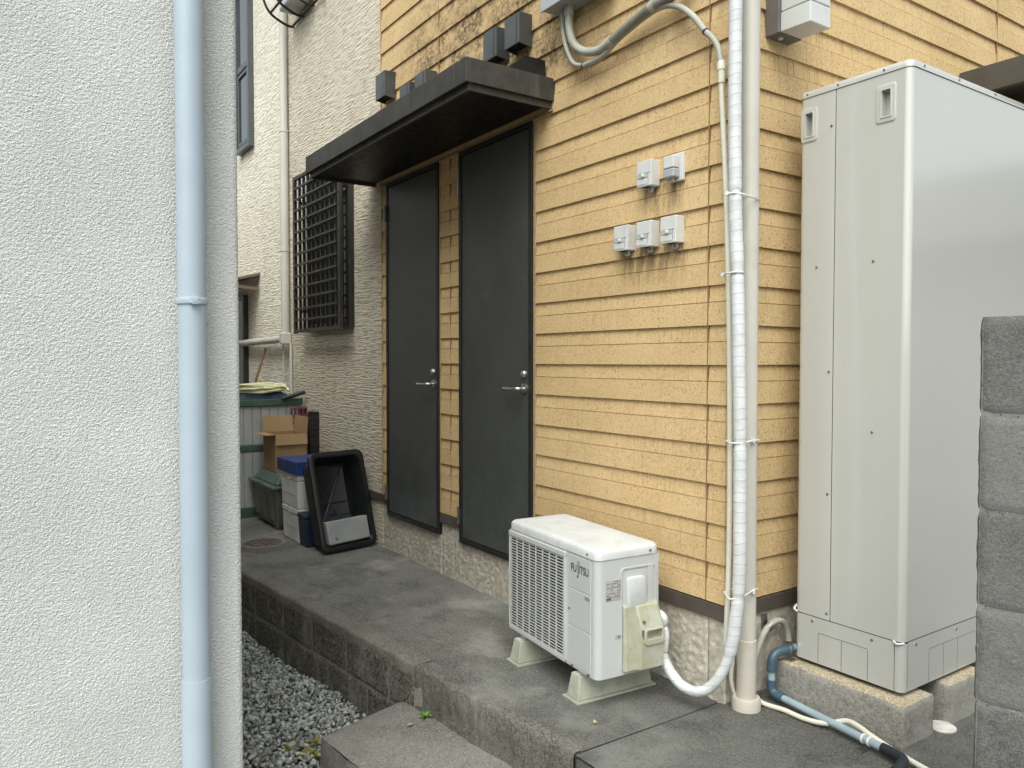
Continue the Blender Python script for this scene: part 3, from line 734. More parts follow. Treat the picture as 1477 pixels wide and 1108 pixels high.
# door canopy
CX0, CX1, CY = -3.157, -1.066, -0.487
cn = MB().box(CX0 + .008, CX1 - .008, CY + .006, 0.0, 2.601, 2.640).build('canopy', 'canopy', hs_); cn['label'] = 'flat dark weathered metal canopy over both doors'
f = MB(); f.box(CX0, CX1, CY - .004, CY + .012, 2.558, 2.668); f.build('fascia', 'canopy', cn, 0.002)
for xx in (CX0, CX1 - .012): MB().box(xx + .0005, xx + .0115, CY + .012, 0.012, 2.558, 2.668).build('fascia', 'canopy', cn, 0.002)
f = MB(); f.box(CX0 + .018, CX1 - .018, CY + .018, CY + .030, 2.526, 2.600); f.box(CX1 - .030, CX1 - .018, CY + .030, .01, 2.526, 2.600); f.box(CX0 + .018, CX0 + .030, CY + .030, .01, 2.526, 2.600)
f.build('drip_lip', 'canopy', cn, 0.002)
yy = CY + .034
while yy < -0.02:
    MB().box(CX0 + .034, CX1 - .034, yy, yy + .020, 2.546, 2.600).build('soffit_slat', 'frame', cn); yy += .0235
MB().box(CX0 + .12, CX1 - .005, -.012, .012, 2.510, 2.5225).build('wall_rail', 'trimtan', cn, 0.002)
MB().prism([(-.012, 2.60), (-.012, 2.766), (-.13, 2.766), (-.26, 2.669), (-.26, 2.60)], 0, -1.128, -1.118).build('end_plate', 'frame', cn)
MB().box(CX0 + .02, -1.13, -.022, -.010, 2.64, 2.762).build('flashing', 'frame', cn)

# window with a bar grille in the ribbed wall
wd = MB(); ring(wd, [(-4.42, 1.56), (-3.52, 1.56), (-3.52, 2.83), (-4.42, 2.83)], [(-4.375, 1.605), (-3.565, 1.605), (-3.565, 2.785), (-4.375, 2.785)], 1, -.035, .02)
wd.box(-3.99, -3.95, -.025, .0, 1.605, 2.785)
wd = wd.build('window', 'grille', hs_, 0.002); wd['label'] = 'sliding window behind a dark bar grille'
MB().box(-3.95, -3.565, -.012, -.004, 1.605, 2.785).build('pane', 'glass', wd); MB().box(-4.375, -3.99, -.012, -.004, 1.605, 2.785).build('pane', 'glass', wd)
GX0, GX1, GZ0, GZ1, GY = -4.52, -3.525, 1.555, 2.83, -.105
for x in (GX0, GX1 - .0): MB().box(x - .022, x + .022, GY - .012, GY + .012, GZ0 - .02, GZ1 + .02).build('grille_post', 'grille', wd, .002)
for zz in (GZ0, GZ1): MB().box(GX0 + .022, GX1 - .022, GY - .012, GY + .012, zz - .014, zz + .014).build('grille_rail', 'grille', wd, .002)
for i in range(13):
    zz = GZ0 + (i + 1) * (GZ1 - GZ0) / 14
    MB().box(GX0 + .02, GX1 - .02, GY - .022, GY - .006, zz - .008, zz + .008).build('grille_bar', 'grille', wd)
for i in range(9):
    x = GX0 + (i + 1) * (GX1 - GX0) / 10
    MB().box(x - .009, x + .009, GY - .002, GY + .018, GZ0 + .012, GZ1 - .012).build('grille_bar', 'grille', wd)
for x in (-4.44, -3.60):
    for zz in (1.72, 2.62): MB().box(x - .02, x + .02, GY + .018, .0, zz - .012, zz + .012).build('grille_bracket', 'grille', wd)

# tall window and awning on the cream part of the wall
tw = MB(); ring(tw, [(-6.62, 3.50), (-6.14, 3.50), (-6.14, 5.2), (-6.62, 5.2)], [(-6.58, 3.55), (-6.18, 3.55), (-6.18, 5.16), (-6.58, 5.16)], 1, -.03, .04)
tw.box(-6.58, -6.18, -.02, .03, 4.33, 4.39); tw = tw.build('window', 'bluegrey', hs_, .002); tw['label'] = 'tall narrow window in a grey frame'
MB().box(-6.58, -6.18, -.005, .005, 3.55, 4.33).build('pane', 'glass2', tw); MB().box(-6.58, -6.18, -.005, .005, 4.39, 5.16).build('pane', 'glass2', tw)
f = MB(); ring(f, [(-6.565, 3.565), (-6.195, 3.565), (-6.195, 4.31), (-6.565, 4.31)], [(-6.53, 3.60), (-6.23, 3.60), (-6.23, 4.275), (-6.53, 4.275)], 1, -.02, -.006); f.build('sash', 'bluegrey', tw, .001)
aw = MB().hexa([(-7.2, -.42, 2.06), (-5.98, -.42, 2.06), (-5.98,   .03, 2.17), (-7.2,   .03, 2.17)], [(-7.2, -.42, 2.08), (-5.98, -.42, 2.08), (-5.98,   .03, 2.20), (-7.2,   .03, 2.20)]).build('awning', 'awning', hs_, .002)
aw['label'] = 'small brown awning beyond the white house corner'
MB().prism([(-.36, 2.066), (-.34, 2.05), (.02, 2.02), (.02, 2.05), (-.30, 2.074)], 0, -6.02, -6.0).build('bracket', 'awning', aw)
d3 = MB(); ring(d3, [(-7.2, 1.0), (-6.42, 1.0), (-6.42, 2.0), (-7.2, 2.0)], [(-7.15, 1.05), (-6.47, 1.05), (-6.47, 1.95), (-7.15, 1.95)], 1, -.02, .04)
d3 = d3.build('window', 'grille', hs_); d3['label'] = 'low window under the brown awning'
MB().box(-7.15, -6.47, -.005, .005, 1.05, 1.95).build('pane', 'glass2', d3)

# ================================================================ FIXTURES ON THE WALL
# vent hoods
def vent(x0, z0, w, h, label):
    t = thing('vent_hood', (x0 + w / 2, 0, z0), label, 'vent', 'dark vent hoods above the canopy')
    d = 0.078
    m = MB()
    m.add([(x0, -d, z0), (x0 + w, -d, z0), (x0 + w, -d, z0 + h), (x0, -d, z0 + h), (x0, .004, z0 - .012), (x0 + w, .004, z0 - .012), (x0 + w, .004, z0 + h + .004), (x0, .004, z0 + h + .004)],
          [(0, 1, 2, 3), (1, 5, 6, 2), (4, 0, 3, 7), (3, 2, 6, 7)])
    i = .006
    m.add([(x0, -d, z0), (x0 + w, -d, z0), (x0 + w, .004, z0 - .012), (x0, .004, z0 - .012), (x0 + i, -d + i, z0 + .001), (x0 + w - i, -d + i, z0 + .001), (x0 + w - i, 0, z0 - .01), (x0 + i, 0, z0 - .01)],
          [(0, 4, 5, 1), (1, 5, 6, 2), (3, 7, 4, 0)])
    m.build('hood', 'vent', t, 0.0022)
    MB().box(x0 + w - .026, x0 + w - .022, -d - .0012, -d + .004, z0 + .004, z0 + h - .004).build('fold_seam', 'frame', t)
    MB().box(x0 + .006, x0 + w - .006, -d + .008, .004, z0 + .012, z0 + .03).build('damper', 'dark', t)
    return t
vent(-2.945, 3.06, .143, .165, 'grey metal vent hood farthest left, clear of the canopy')
vent(-2.580, 2.895, .135, .150, 'grey vent hood, lower of the two peeping over the canopy')
vent(-2.372, 2.900, .138, .155, 'grey vent hood, wider of the two peeping over the canopy')
vent(-1.582, 2.885, .128, .150, 'grey vent hood, left one of the pair by the junction box')
vent(-1.378, 2.885, .131, .150, 'grey vent hood hanging nearest to the junction box')

# waterproof outdoor sockets
def socket(x0, z0, label):
    w, h, d = .084, .106, .047
    t = thing('outdoor_socket', (x0 + w / 2, 0, z0), label, 'socket', 'outdoor sockets on the siding')
    b = MB().box(x0, x0 + w, -d, .004, z0, z0 + h).build('housing', 'socket', t, .003)
    MB().box(x0 + .008, x0 + w - .006, -d - .001, -d + .004, z0 + .052, z0 + .0535).box(x0 + .066, x0 + .0675, -d - .001, -d + .004, z0 + .012, z0 + .052).build('lid_gap', 'ink', t)
    MB().box(x0 + .004, x0 + .064, -d - .003, -d + .004, z0 + .034, z0 + .0505).build('cover_flap', 'socketsh', t, .001)
    MB().box(x0 + .004, x0 + .064, -d - .0022, -d + .004, z0 + .008, z0 + .032).build('cover_flap', 'socket', t, .001)
    MB().tube([(x0 + .040, -d, z0 + .043), (x0 + .040, -d - .008, z0 + .043), (x0 + .040, -d - .010, z0 + .043)], [.0085, .0085, .006], 14).build('knob', 'lampwhite', t, smooth=40)
    MB().box(x0 + .020, x0 + .055, -.014, -.002, z0 + h, z0 + h + .008).build('top_tab', 'socket', t, .002)
    k = MB(); ring(k, rrect(x0 + .040, x0 + .064, z0 - .022, z0 + .004, .010), rrect(x0 + .046, x0 + .058, z0 - .016, z0 + .000, .005), 1, -.020, -.010)
    k.build('drip_loop', 'socketsh', t)
    MB().box(x0 + .02, x0 + .06, -.040, -.012, z0 - .001, z0 + .003).build('cable_opening', 'dark', t)
    return t
socket(-.437, 2.020, 'grey outdoor socket above the row, with a round knob')
socket(-.577, 1.774, 'grey outdoor socket, first in the lower row from the doors')
socket(-.439, 1.773, 'grey outdoor socket in the middle of the lower row')
socket(-.299, 1.772, 'grey outdoor socket, lower row, nearest to the corner pipes')
t = thing('sensor_box', (-.25, 0, 2.02), 'small pale grey box with a translucent lower half, upper right of the sockets', 'socket', 'outdoor sockets on the siding')
MB().box(-.292, -.214, -.012, .004, 2.018, 2.128).build('back_plate', 'socket', t, .003)
MB().box(-.285, -.232, -.046, -.012, 2.068, 2.116).build('housing', 'socket', t, .003)
MB().box(-.287, -.229, -.049, -.012, 2.030, 2.065).build('lower_cover', 'boxgrey', t, .005)
MB().box(-.283, -.233, -.047, -.014, 2.0655, 2.0675).build('lid_gap', 'ink', t)
MB().tube([(-.256, -.022, 2.030), (-.256, -.022, 2.016)], .008, 12).build('cable_gland', 'socketsh', t)

# junction box with its two flexible conduits
t = thing('junction_box', (-.8, 0, 2.93), 'blue grey junction box with two conduits below, cut by the top edge', 'box')
MB().box(-1.0, -.60, -.118, .004, 2.932, 3.36).build('housing', 'boxgrey', t, .003)
MB().box(-1.004, -.596, -.126, -.118, 2.926, 3.366).build('cover', 'boxgrey', t, .002)
for x, y, r in ((-.885, -.05, .024), (-.945, -.04, .014)):
    MB().tube([(x, y, 2.932), (x, y, 2.90), (x, y, 2.885)], [r, r, r * .9], 16).build('conduit_nut', 'flex', t, smooth=40)
p = spline([(-.885, -.05, 2.90), (-.882, -.05, 2.832), (-.852, -.05, 2.752), (-.778, -.05, 2.692), (-.683, -.05, 2.664), (-.600, -.05, 2.674)], .0045)
t = thing('thick_conduit', (-.5, -.05, 2.6), 'thick corrugated conduit sweeping right from the junction box', 'conduit')
MB().tube(p, .0185, 12, corr=.05).build('hose', 'flex', t, smooth=60)
p = spline([(-.600, -.05, 2.674), (-.493, -.05, 2.702), (-.39, -.05, 2.722), (-.312, -.05, 2.732), (-.218, -.05, 2.735), (-.15, -.05, 2.79), (-.13, -.05, 2.95), (-.13, -.05, 3.4), (-.13, -.05, 5.0)], .005)
MB().tube(p, .0205, 12, corr=.03).build('hose', 'flexg', t, smooth=60)
for q in ((-.600, -.05, 2.674), (-.345, -.05, 2.729)):
    d = Vector((.09, 0, .024)).normalized(); q = Vector(q)
    MB().tube([q - d * .011, q + d * .011], .0235, 16).build('clamp', 'flex', t, smooth=40)
p = spline([(-.945, -.04, 2.90), (-.942, -.04, 2.841), (-.916, -.04, 2.752), (-.862, -.04, 2.668), (-.79, -.04, 2.634)], .004)
t = thing('thin_conduit', (0.02, -.04, 0.25), 'thin cream conduit arching to the corner and running down beside it', 'conduit')
MB().tube(p, .0105, 10, corr=.05).build('hose', 'flex', t, smooth=60)
MB().tube([(-.797, -.04, 2.636), (-.788, -.04, 2.634)], .0125, 10).build('split_mark', 'rubber', t)
p = spline([(-.79, -.04, 2.634), (-.667, -.04, 2.636), (-.568, -.04, 2.673), (-.462, -.04, 2.699), (-.361, -.04, 2.716), (-.284, -.04, 2.712), (-.209, -.04, 2.679), (-.137, -.04, 2.616), (-.075, -.04, 2.537)], .004)
MB().tube(p, .0125, 10, corr=.02).build('hose', 'flex', t, smooth=60)
p = spline([(-.075, -.04, 2.537), (-.040, -.04, 2.500), (-.014, -.04, 2.455), (-.002, -.04, 2.40)], .004)
MB().tube(p, .0115, 10, corr=.06).build('hose', 'flex', t, smooth=60)
MB().tube([(-.079, -.04, 2.541), (-.072, -.04, 2.534)], .0135, 10).build('split_mark', 'rubber', t)
MB().tube([(-.001, -.04, 2.405), (0, -.04, 2.395), (.001, -.04, 2.372), (.001, -.04, 2.371), (.002, -.04, 2.325)], [.0125, .0155, .0155, .0130, .0130], 14).build('coupling', 'cream', t, smooth=40)
MB().tube(spline([(.001, -.04, 2.33), (.004, -.04, 2.26), (.022, -.04, 2.0), (.037, -.04, 1.70), (.049, -.04, 1.306), (.055, -.04, 0.874), (.054, -.04, 0.592), (.048, -.04, 0.384), (.043, -.04, 0.261)], .03), .0100, 12).build('pipe', 'cream', t, smooth=40)

# corner downpipe and taped refrigerant line
t = thing('corner_downpipe', (.064, .052, 0), 'beige round downpipe standing at the house corner', 'downpipe')
MB().tube([(.055, .052, 5.4), (.060, .052, 1.8), (.064, .052, .26)], .0335, 24).build('pipe', 'pvc', t, smooth=40)
MB().tube([(.064, .052, .02), (.064, .052, .262), (.064, .052, .264)], [.0365, .0365, .0345], 24).build('sleeve', 'pvcdark', t, smooth=40)
MB().tube([(.064, .052, -.01), (.064, .052, .034), (.064, .052, .044), (.064, .052, .045)], [.0535, .0535, .050, .03], 28).build('base_collar', 'pvcdark', t, smooth=40)
for z in (1.91, 3.9): MB().tube([(.059, .052, z - .006), (.059, .052, z + .006)], .0355, 24).box(0, .04, .045, .059, z - .005, z + .005).build('bracket', 'pvc', t, smooth=40)
path = [(.079, -.06, 5.2), (.080, -.06, 3.4), (.081, -.06, 2.591), (.081, -.06, 2.224), (.088, -.06, 1.853), (.100, -.06, 1.604), (.109, -.06, 1.306), (.117, -.06, 1.008), (.119, -.06, .809), (.120, -.06, .608),
        (.116, -.06, .481), (.108, -.062, .385), (.088, -.075, .233), (.044, -.10, .125), (-.014, -.12, .076), (-.090, -.13, .076), (-.150, -.14, .125), (-.182, -.15, .195), (-.193, -.155, .25)]
p = spline(path, .011); r = random.Random(2)
rr = []
for i, q in enumerate(p):
    base = .0235 if q.z > .45 else (.0235 if q.x > .09 else .0195)
    for zt in (1.905, 1.62, 1.012, 0.452): base -= .0055 * math.exp(-((q.z - zt) / .010) ** 2) if q.x > .08 else 0
    rr.append(base * (1 + .035 * noise.noise(Vector((q.z * 23, q.x * 30, 1))) + (.02 if i % 5 == 0 else 0)))
t = thing('taped_pipe', (.1, -.06, .05), 'thick white taped refrigerant pipe looping from the corner to the air conditioner', 'pipe')
MB().tube(p, rr, 16).build('wrapping', 'wrap', t, smooth=60)
MB().tube(spline([(-.185, -.152, .20), (-.176, -.150, .27), (-.158, -.152, .312), (-.178, -.160, .334), (-.205, -.165, .326), (-.235, -.17, .305)], .008), .0135, 12).build('branch', 'wrap', t, smooth=60)
MB().tube(spline([(-.165, -.148, .19), (-.160, -.145, .255), (-.178, -.150, .285), (-.21, -.16, .262), (-.235, -.17, .235)], .008), .0145, 12).build('branch', 'wrap', t, smooth=60)
# cable ties
def tie(z, pts, label):
    t = thing('cable_tie', (pts[0][0], pts[0][1], z), label, 'cable tie', 'white cable ties round the corner pipes')
    MB().tube(pts + [pts[0]], .0032, 6).build('strap', 'tie', t, smooth=60)
    MB().box(pts[0][0] - .006, pts[0][0] + .006, pts[0][1] - .008, pts[0][1] + .004, z - .007, z + .007).build('head', 'tie', t, .001)
tie(1.905, [(.068, -.080, 1.905), (.100, -.084, 1.902), (.112, -.05, 1.900), (.098, .050, 1.896), (.075, .088, 1.896), (.030, .07, 1.90), (.052, -.04, 1.904)], 'topmost white cable tie, round the taped pipe and downpipe')
tie(1.62, [(.028, -.052, 1.62), (.070, -.080, 1.621), (.110, -.084, 1.621), (.124, -.06, 1.62), (.10, -.034, 1.62), (.035, -.026, 1.62)], 'white cable tie holding the taped pipe to the thin conduit')
tie(1.012, [(.100, .034, 1.012), (.128, -.078, 1.011), (.100, -.088, 1.011), (.048, -.055, 1.012), (.040, -.02, 1.012), (.03, .06, 1.012), (.06, .092, 1.012), (.098, .07, 1.012)], 'white cable tie half way down the corner pipes')
tie(.452, [(.102, .040, .458), (.128, -.070, .452), (.100, -.088, .446), (.044, -.056, .452), (.036, -.02, .452), (.026, .05, .452), (.06, .092, .455), (.098, .07, .458)], 'lowest white cable tie, near the bend of the taped pipe')

# wall lamp on the right face
t = thing('wall_lamp', (.1, .28, 2.548), 'white box wall lamp on a grey mount, cut by the top edge', 'wall lamp')
MB().box(-.004, .058, .212, .352, 2.550, 2.92).build('mount', 'lampgrey', t, .002)
MB().hexa([(.0585, .222, 2.552), (.188, .224, 2.548), (.188, .346, 2.548), (.0585, .348, 2.552)], [(.0585, .222, 2.625), (.188, .224, 2.625), (.188, .346, 2.625), (.0585, .348, 2.625)]).build('shade', 'lampwhite', t, .004)
MB().box(.0585, .188, .224, .346, 2.6275, 2.90).build('shade', 'lampwhite', t, .004)
MB().tube([(.030, .262, 2.552), (.030, .262, 2.543)], .010, 14).build('screw_cap', 'lampwhite', t)

# carport beyond the tank
t = thing('side_canopy', (.4, 2.3, 2.6), 'dark bronze canopy edge on the wall behind the tank', 'canopy')
MB().box(.004, .80, 1.68, 1.72, 2.59, 2.715).build('fascia', 'carport', t, .003)
MB().box(.76, .80, 1.721, 3.3, 2.59, 2.715).build('fascia', 'carport', t, .003)
MB().box(.004, .76, 1.721, 3.3, 2.665, 2.70).build('roof_panel', 'carport', t)
for y in (2.1, 2.5, 2.9): MB().box(.004, .76, y, y + .04, 2.60, 2.664).build('rafter', 'carport', t)

# ================================================================ TANK ON ITS PLINTHS
def plinth(y0, y1, label):
    t = MB(); x0, x1, h = .055, .566, .145
    def jit(p):
        q = Vector(p) * 22
        return (p[0] + .003 * noise.noise(q), p[1] + .003 * noise.noise(q + Vector((5, 0, 0))), p[2] + .002 * noise.noise(q + Vector((0, 7, 0))))
    c = .012
    outl = lambda o: [(x0 + o, y0 + o), (x1 - o, y0 + o), (x1 - o, y1 - o), (x0 + o, y1 - o)]
    ringpts = []
    for zz, o in [(-.05, 0), (.0, 0), (.03, 0), (.06, 0), (.09, 0), (.115, 0), (h - c, 0), (h - c * .4, c * .25), (h, c)]:
        P = outl(o); row = []
        for i in range(4):
            a, b = P[i], P[(i + 1) % 4]
            for k in range(14): row.append(jit((a[0] + (b[0] - a[0]) * k / 14, a[1] + (b[1] - a[1]) * k / 14, zz)))
        ringpts.append(row)
    L = len(ringpts[0]); vs = [p for row in ringpts for p in row]; fs = []
    for j in range(len(ringpts) - 1):
        for i in range(L): fs.append((j * L + i, j * L + (i + 1) % L, (j + 1) * L + (i + 1) % L, (j + 1) * L + i))
    fs.append(tuple(range((len(ringpts) - 1) * L, len(ringpts) * L)))
    t.add(vs, fs)
    return tag(t.build('concrete_plinth', 'plinth', smooth=35), label, 'plinth', 'concrete plinths under the tank')
plinth(.236, .428, 'stained concrete plinth under the front of the tank')
plinth(.545, .80, 'mossy concrete plinth under the back of the tank')

TX0, TX1, TY0, TY1, TZ0, TZ1 = .100, .530, .290, 1.24, .162, 2.322
tk = thing('water_tank', (.315, .6, .145), 'tall beige grey water heater tank on concrete plinths', 'water tank')
ZL, ZS, XS = 2.296, .336, .252
RC = .022
def plan(o=0.0, r=RC):
    return rrect(TX0 + o, TX1 - o, TY0 + o, TY1 - o, r, 6)
# body shell just inside the panels
MB().prism(plan(.036), 2, TZ0 + .004, ZL).build('body', 'tank', tk, smooth=40)
P = plan(0)
# P runs: front right corner arc, back right arc, back left arc, front left arc
fr, br_, bl_, fl = P[0:7], P[7:14], P[14:21], P[21:28]
HL = (.128, .158, 2.150, 2.236); HR = (.428, .460, 2.148, 2.238)
b = MB().panel(TX0 + RC, XS - .0013, ZS + .0015, ZL - .0012, TY0, [HL])
n = len(fl); b.add([(x, y, ZS + .0015) for x, y in fl] + [(x, y, ZL - .0012) for x, y in fl], [(i, i + 1, n + i + 1, n + i) for i in range(n - 1)])
b.add([(fl[0][0], fl[0][1], ZS + .0015), (TX0, TY1 - RC, ZS + .0015), (TX0, TY1 - RC, ZL - .0012), (fl[0][0], fl[0][1], ZL - .0012)], [(1, 0, 3, 2)])
b.build('front_panel', 'tank', tk, smooth=40)
b = MB().panel(XS + .0013, TX1 - RC, ZS + .0015, ZL - .0012, TY0, [HR])
n = len(fr); b.add([(x, y, ZS + .0015) for x, y in fr] + [(x, y, ZL - .0012) for x, y in fr], [(i, i + 1, n + i + 1, n + i) for i in range(n - 1)])
b.add([(TX1, TY0 + RC, ZS + .0015), (TX1, TY1 - RC, ZS + .0015), (TX1, TY1 - RC, ZL - .0012), (TX1, TY0 + RC, ZL - .0012)], [(0, 1, 2, 3)])
b.build('side_panel', 'tank', tk, smooth=40)
# skirt: front piece, corner piece, side piece
def skirt(pts, z1=ZS - .0015):
    b = MB(); n = len(pts); return b.add([(x, y, TZ0) for x, y in pts] + [(x, y, z1) for x, y in pts], [(i, i + 1, n + i + 1, n + i) for i in range(n - 1)])
skirt(fl + [(TX1 - .031, TY0)]).build('skirt', 'tank', tk, smooth=40)
skirt([(TX1 - .029, TY0)] + fr + [(TX1, TY0 + .030)], ZS - .004).build('skirt', 'tank', tk, smooth=40)
skirt([(TX1, TY0 + .032)] + br_ + bl_ + [(TX0, TY1 - .05)]).build('skirt', 'tank', tk, smooth=40)
skirt([(TX0, TY1 - .05), fl[0]]).build('skirt', 'tank', tk)
# lid
lo = plan(-.003, RC + .003); n = len(lo); tops = [(lo, ZL), (lo, TZ1 - .010), (plan(-.001, RC + .002), TZ1 - .004), (plan(.006, RC), TZ1), (plan(.02, RC), TZ1 + .001)]
vs = [(x, y, z) for pl, z in tops for x, y in pl]; fs = [(j * n + i, j * n + (i + 1) % n, (j + 1) * n + (i + 1) % n, (j + 1) * n + i) for j in range(4) for i in range(n)]
fs.append(tuple(range(4 * n, 5 * n))); MB().add(vs, fs).build('lid', 'tank', tk, smooth=50)
# recessed handles
for (x0, x1, z0, z1) in (HL, HR):
    h = MB(); ring(h, rrect(x0 - .020, x1 + .018, z0 - .020, z1 + .020, .010), rrect(x0 - .001, x1 + .001, z0 - .001, z1 + .001, .004), 1, TY0 - .0035, TY0 + .001)
    ring(h, rrect(x0 - .005, x1 + .005, z0 - .005, z1 + .005, .006), rrect(x0, x1, z0, z1, .004), 1, TY0 - .0060, TY0 - .003)
    hd = h.build('handle', 'tank', tk, .0008, smooth=40)
    c = MB().add([(x0, TY0, z0), (x1, TY0, z0), (x1, TY0, z1), (x0, TY0, z1), (x0, TY0 + .030, z0), (x1, TY0 + .030, z0), (x1, TY0 + .030, z1), (x0, TY0 + .030, z1)],
                 [(0, 4, 5, 1), (1, 5, 6, 2), (2, 6, 7, 3), (3, 7, 4, 0)])
    c.box(x0, x1, TY0 + .030, TY0 + .031, z0, z1); c.build('recess', 'tank', hd)
# screws and seams
def screw(p, ax, r=.0048):
    q = Vector(p); d = Vector((0, -1, 0)) if ax == 1 else Vector((1, 0, 0))
    MB().tube([q, q + d * .0025, q + d * .0035], [r, r, r * .6], 10).build('screw', 'screw', tk)
for x, zz in ((.236, 2.168), (.236, 1.265), (.236, .81), (.180, 1.657), (.404, 1.656), (.408, 1.054), (.238, .362), (.179, .318), (.418, .316)): screw((x, TY0, zz), 1)
for x in (.135, .262, .436): screw((x, TY0 - .003, 2.309), 1, .0042)
for y in (.365, .60, .87): screw((TX1 + .003, y, 2.309), 0, .0042)
for y in (.372, .65): screw((TX1, y, .318), 0)
MB().box(XS - .0013, XS + .0013, TY0 + .001, TY0 + .0038, ZS, ZL).build('seam', 'rubber', tk)
MB().prism(plan(.0022), 2, ZS - .004, ZS + .0016).build('seam', 'rubber', tk)
MB().prism(plan(.0018), 2, ZL - .0014, ZL + .0004).build('seam', 'rubber', tk)
# dashed knock-outs
m = MB()
def dash(x0, z0, x1, z1):
    n = max(1, int(math.hypot(x1 - x0, z1 - z0) / .016))
    for i in range(n):
        a, b_ = i / n, (i + .8) / n
        xa, xb, za, zb = x0 + (x1 - x0) * a, x0 + (x1 - x0) * b_, z0 + (z1 - z0) * a, z0 + (z1 - z0) * b_
        m.box(min(xa, xb) - .0009, max(xa, xb) + .0009, TY0 - .0006, TY0 + .002, min(za, zb) - .0009, max(za, zb) + .0009)
dash(.204, .278, .402, .278); dash(.204, TZ0 + .002, .204, .278); dash(.300, TZ0 + .002, .300, .278); dash(.402, TZ0 + .002, .402, .278)
m.build('knock_out', 'ink', tk)
m = MB()
for y in (.461, .562, .662): m.box(TX1 - .002, TX1 + .0005, y - .0006, y + .0006, TZ0 + .002, .283)
m.box(TX1 - .002, TX1 + .0005, .461, .80, .2825, .2837); m.build('knock_out', 'ink', tk)
# pull tabs at the skirt corners
for p0, p1, p2 in (((TX1 - .034, TY0 - .001, .336), (TX1 - .018, TY0 - .006, .331), (TX1 - .002, TY0 + .012, .333)), ((TX0 + .010, TY0 + .002, .336), (TX0 + .001, TY0 - .003, .346), (TX0 - .004, TY0 + .02, .356))):
    MB().tube(spline([p0, p1, p2], .004), .0042, 8).build('pull_tab', 'lampwhite', tk, smooth=60)
for x in (.17, .46):
    for y in (.36, .62): MB().cyl((x, y, .140), (x, y, .168), .018).build('tank_foot', 'screw', tk)

# blue drain pipe, hoses and drain cap
t = thing('drain_pipe', (.09, .19, 0), 'blue drain pipe with two elbows running along the plinth', 'pipe')
MB().tube([(.094, .34, .186), (.088, .27, .186)], .0125, 14).build('pipe', 'pipepale', t, smooth=40)
MB().tube(spline([(.09, .285, .186), (.086, .235, .186), (.083, .205, .182), (.080, .186, .165), (.080, .180, .13), (.080, .180, .118)], .005), .0185, 16).build('elbow', 'pipeblue', t, smooth=50)
MB().tube([(.080, .180, .13), (.080, .180, .07)], .0135, 14).build('pipe', 'pipepale', t, smooth=40)
MB().tube(spline([(.080, .180, .085), (.080, .180, .060), (.086, .180, .042), (.105, .180, .033), (.135, .179, .031)], .005), .0182, 16).build('elbow', 'pipeblue', t, smooth=50)
MB().tube([(.12, .180, .031), (.57, .126, .031)], .0135, 16).build('pipe', 'pipepale', t, smooth=40)
MB().tube(spline([(.555, .128, .031), (.60, .122, .031), (.635, .108, .031), (.65, .07, .029), (.652, .03, .02)], .005), .0175, 16).build('elbow', 'rubber', t, smooth=50)
q = Vector((.497, .135, .031)); d = Vector((.45, -.054, 0)).normalized()
for o in (-.012, .012): MB().tube([q + d * (o - .004), q + d * (o + .004)], .0165, 16).build('saddle_band', 'tie', t, smooth=40)
MB().box(.475, .505, .088, .125, -.002, .004).build('saddle_foot', 'screw', t, .001)
MB().tube([(.087, .262, .186), (.087, .274, .186)], .0200, 16).box(.075, .115, .255, .285, .146, .150).build('saddle_band', 'steel', t, smooth=40)
t = thing('cream_hose', (.3, .15, 0), 'thin cream corrugated hose lying over the blue drain pipe', 'hose')
MB().tube(spline([(.03, .085, .10), (.045, .10, .05), (.09, .112, .015), (.174, .128, .014), (.26, .130, .014), (.335, .145, .022), (.40, .168, .050), (.455, .160, .052), (.50, .150, .045), (.57, .148, .030), (.64, .145, .02), (.70, .14, .015)], .0032), .0092, 10, corr=.06).build('hose', 'cream', t, smooth=60)
MB().tube(spline([(.03, .02, .28), (.032, .012, .18), (.028, .01, .10), (.034, .04, .03), (.06, .10, .016)], .0035), .008, 10, corr=.05).build('hose', 'cream', t, smooth=60)
t = thing('grey_hose', (.03, .28, .0), 'grey corrugated hose hooped over a clamp on the stone base', 'hose')
MB().tube(spline([(.022, .12, .08), (.026, .155, .170), (.028, .195, .240), (.028, .240, .272), (.030, .285, .279), (.032, .320, .262), (.034, .340, .225), (.036, .345, .19)], .0036), .0125, 10, corr=.05).build('hose', 'flex', t, smooth=60)
MB().tube([(.028, .222, .259), (.028, .238, .268)], .0155, 14).box(-.004, .008, .222, .246, .255, .305).build('clamp', 'screw', t, smooth=40)
t = thing('drain_cover', (.556, .50, 0), 'round dirty white drain cap beside the plinth', 'drain cap')
MB().tube([(.560, .50, -.02), (.560, .50, .005), (.560, .50, .008), (.560, .50, .0082)], [.046, .046, .043, .01], 28).build('cap', 'whitecap', t, smooth=40)
k = MB(); ring(k, [(.560 + .038 * math.cos(a * math.pi / 14), .50 + .038 * math.sin(a * math.pi / 14)) for a in range(28)], [(.560 + .035 * math.cos(a * math.pi / 14), .50 + .035 * math.sin(a * math.pi / 14)) for a in range(28)], 2, .007, .0095)
k.build('rim', 'whitecap', t)

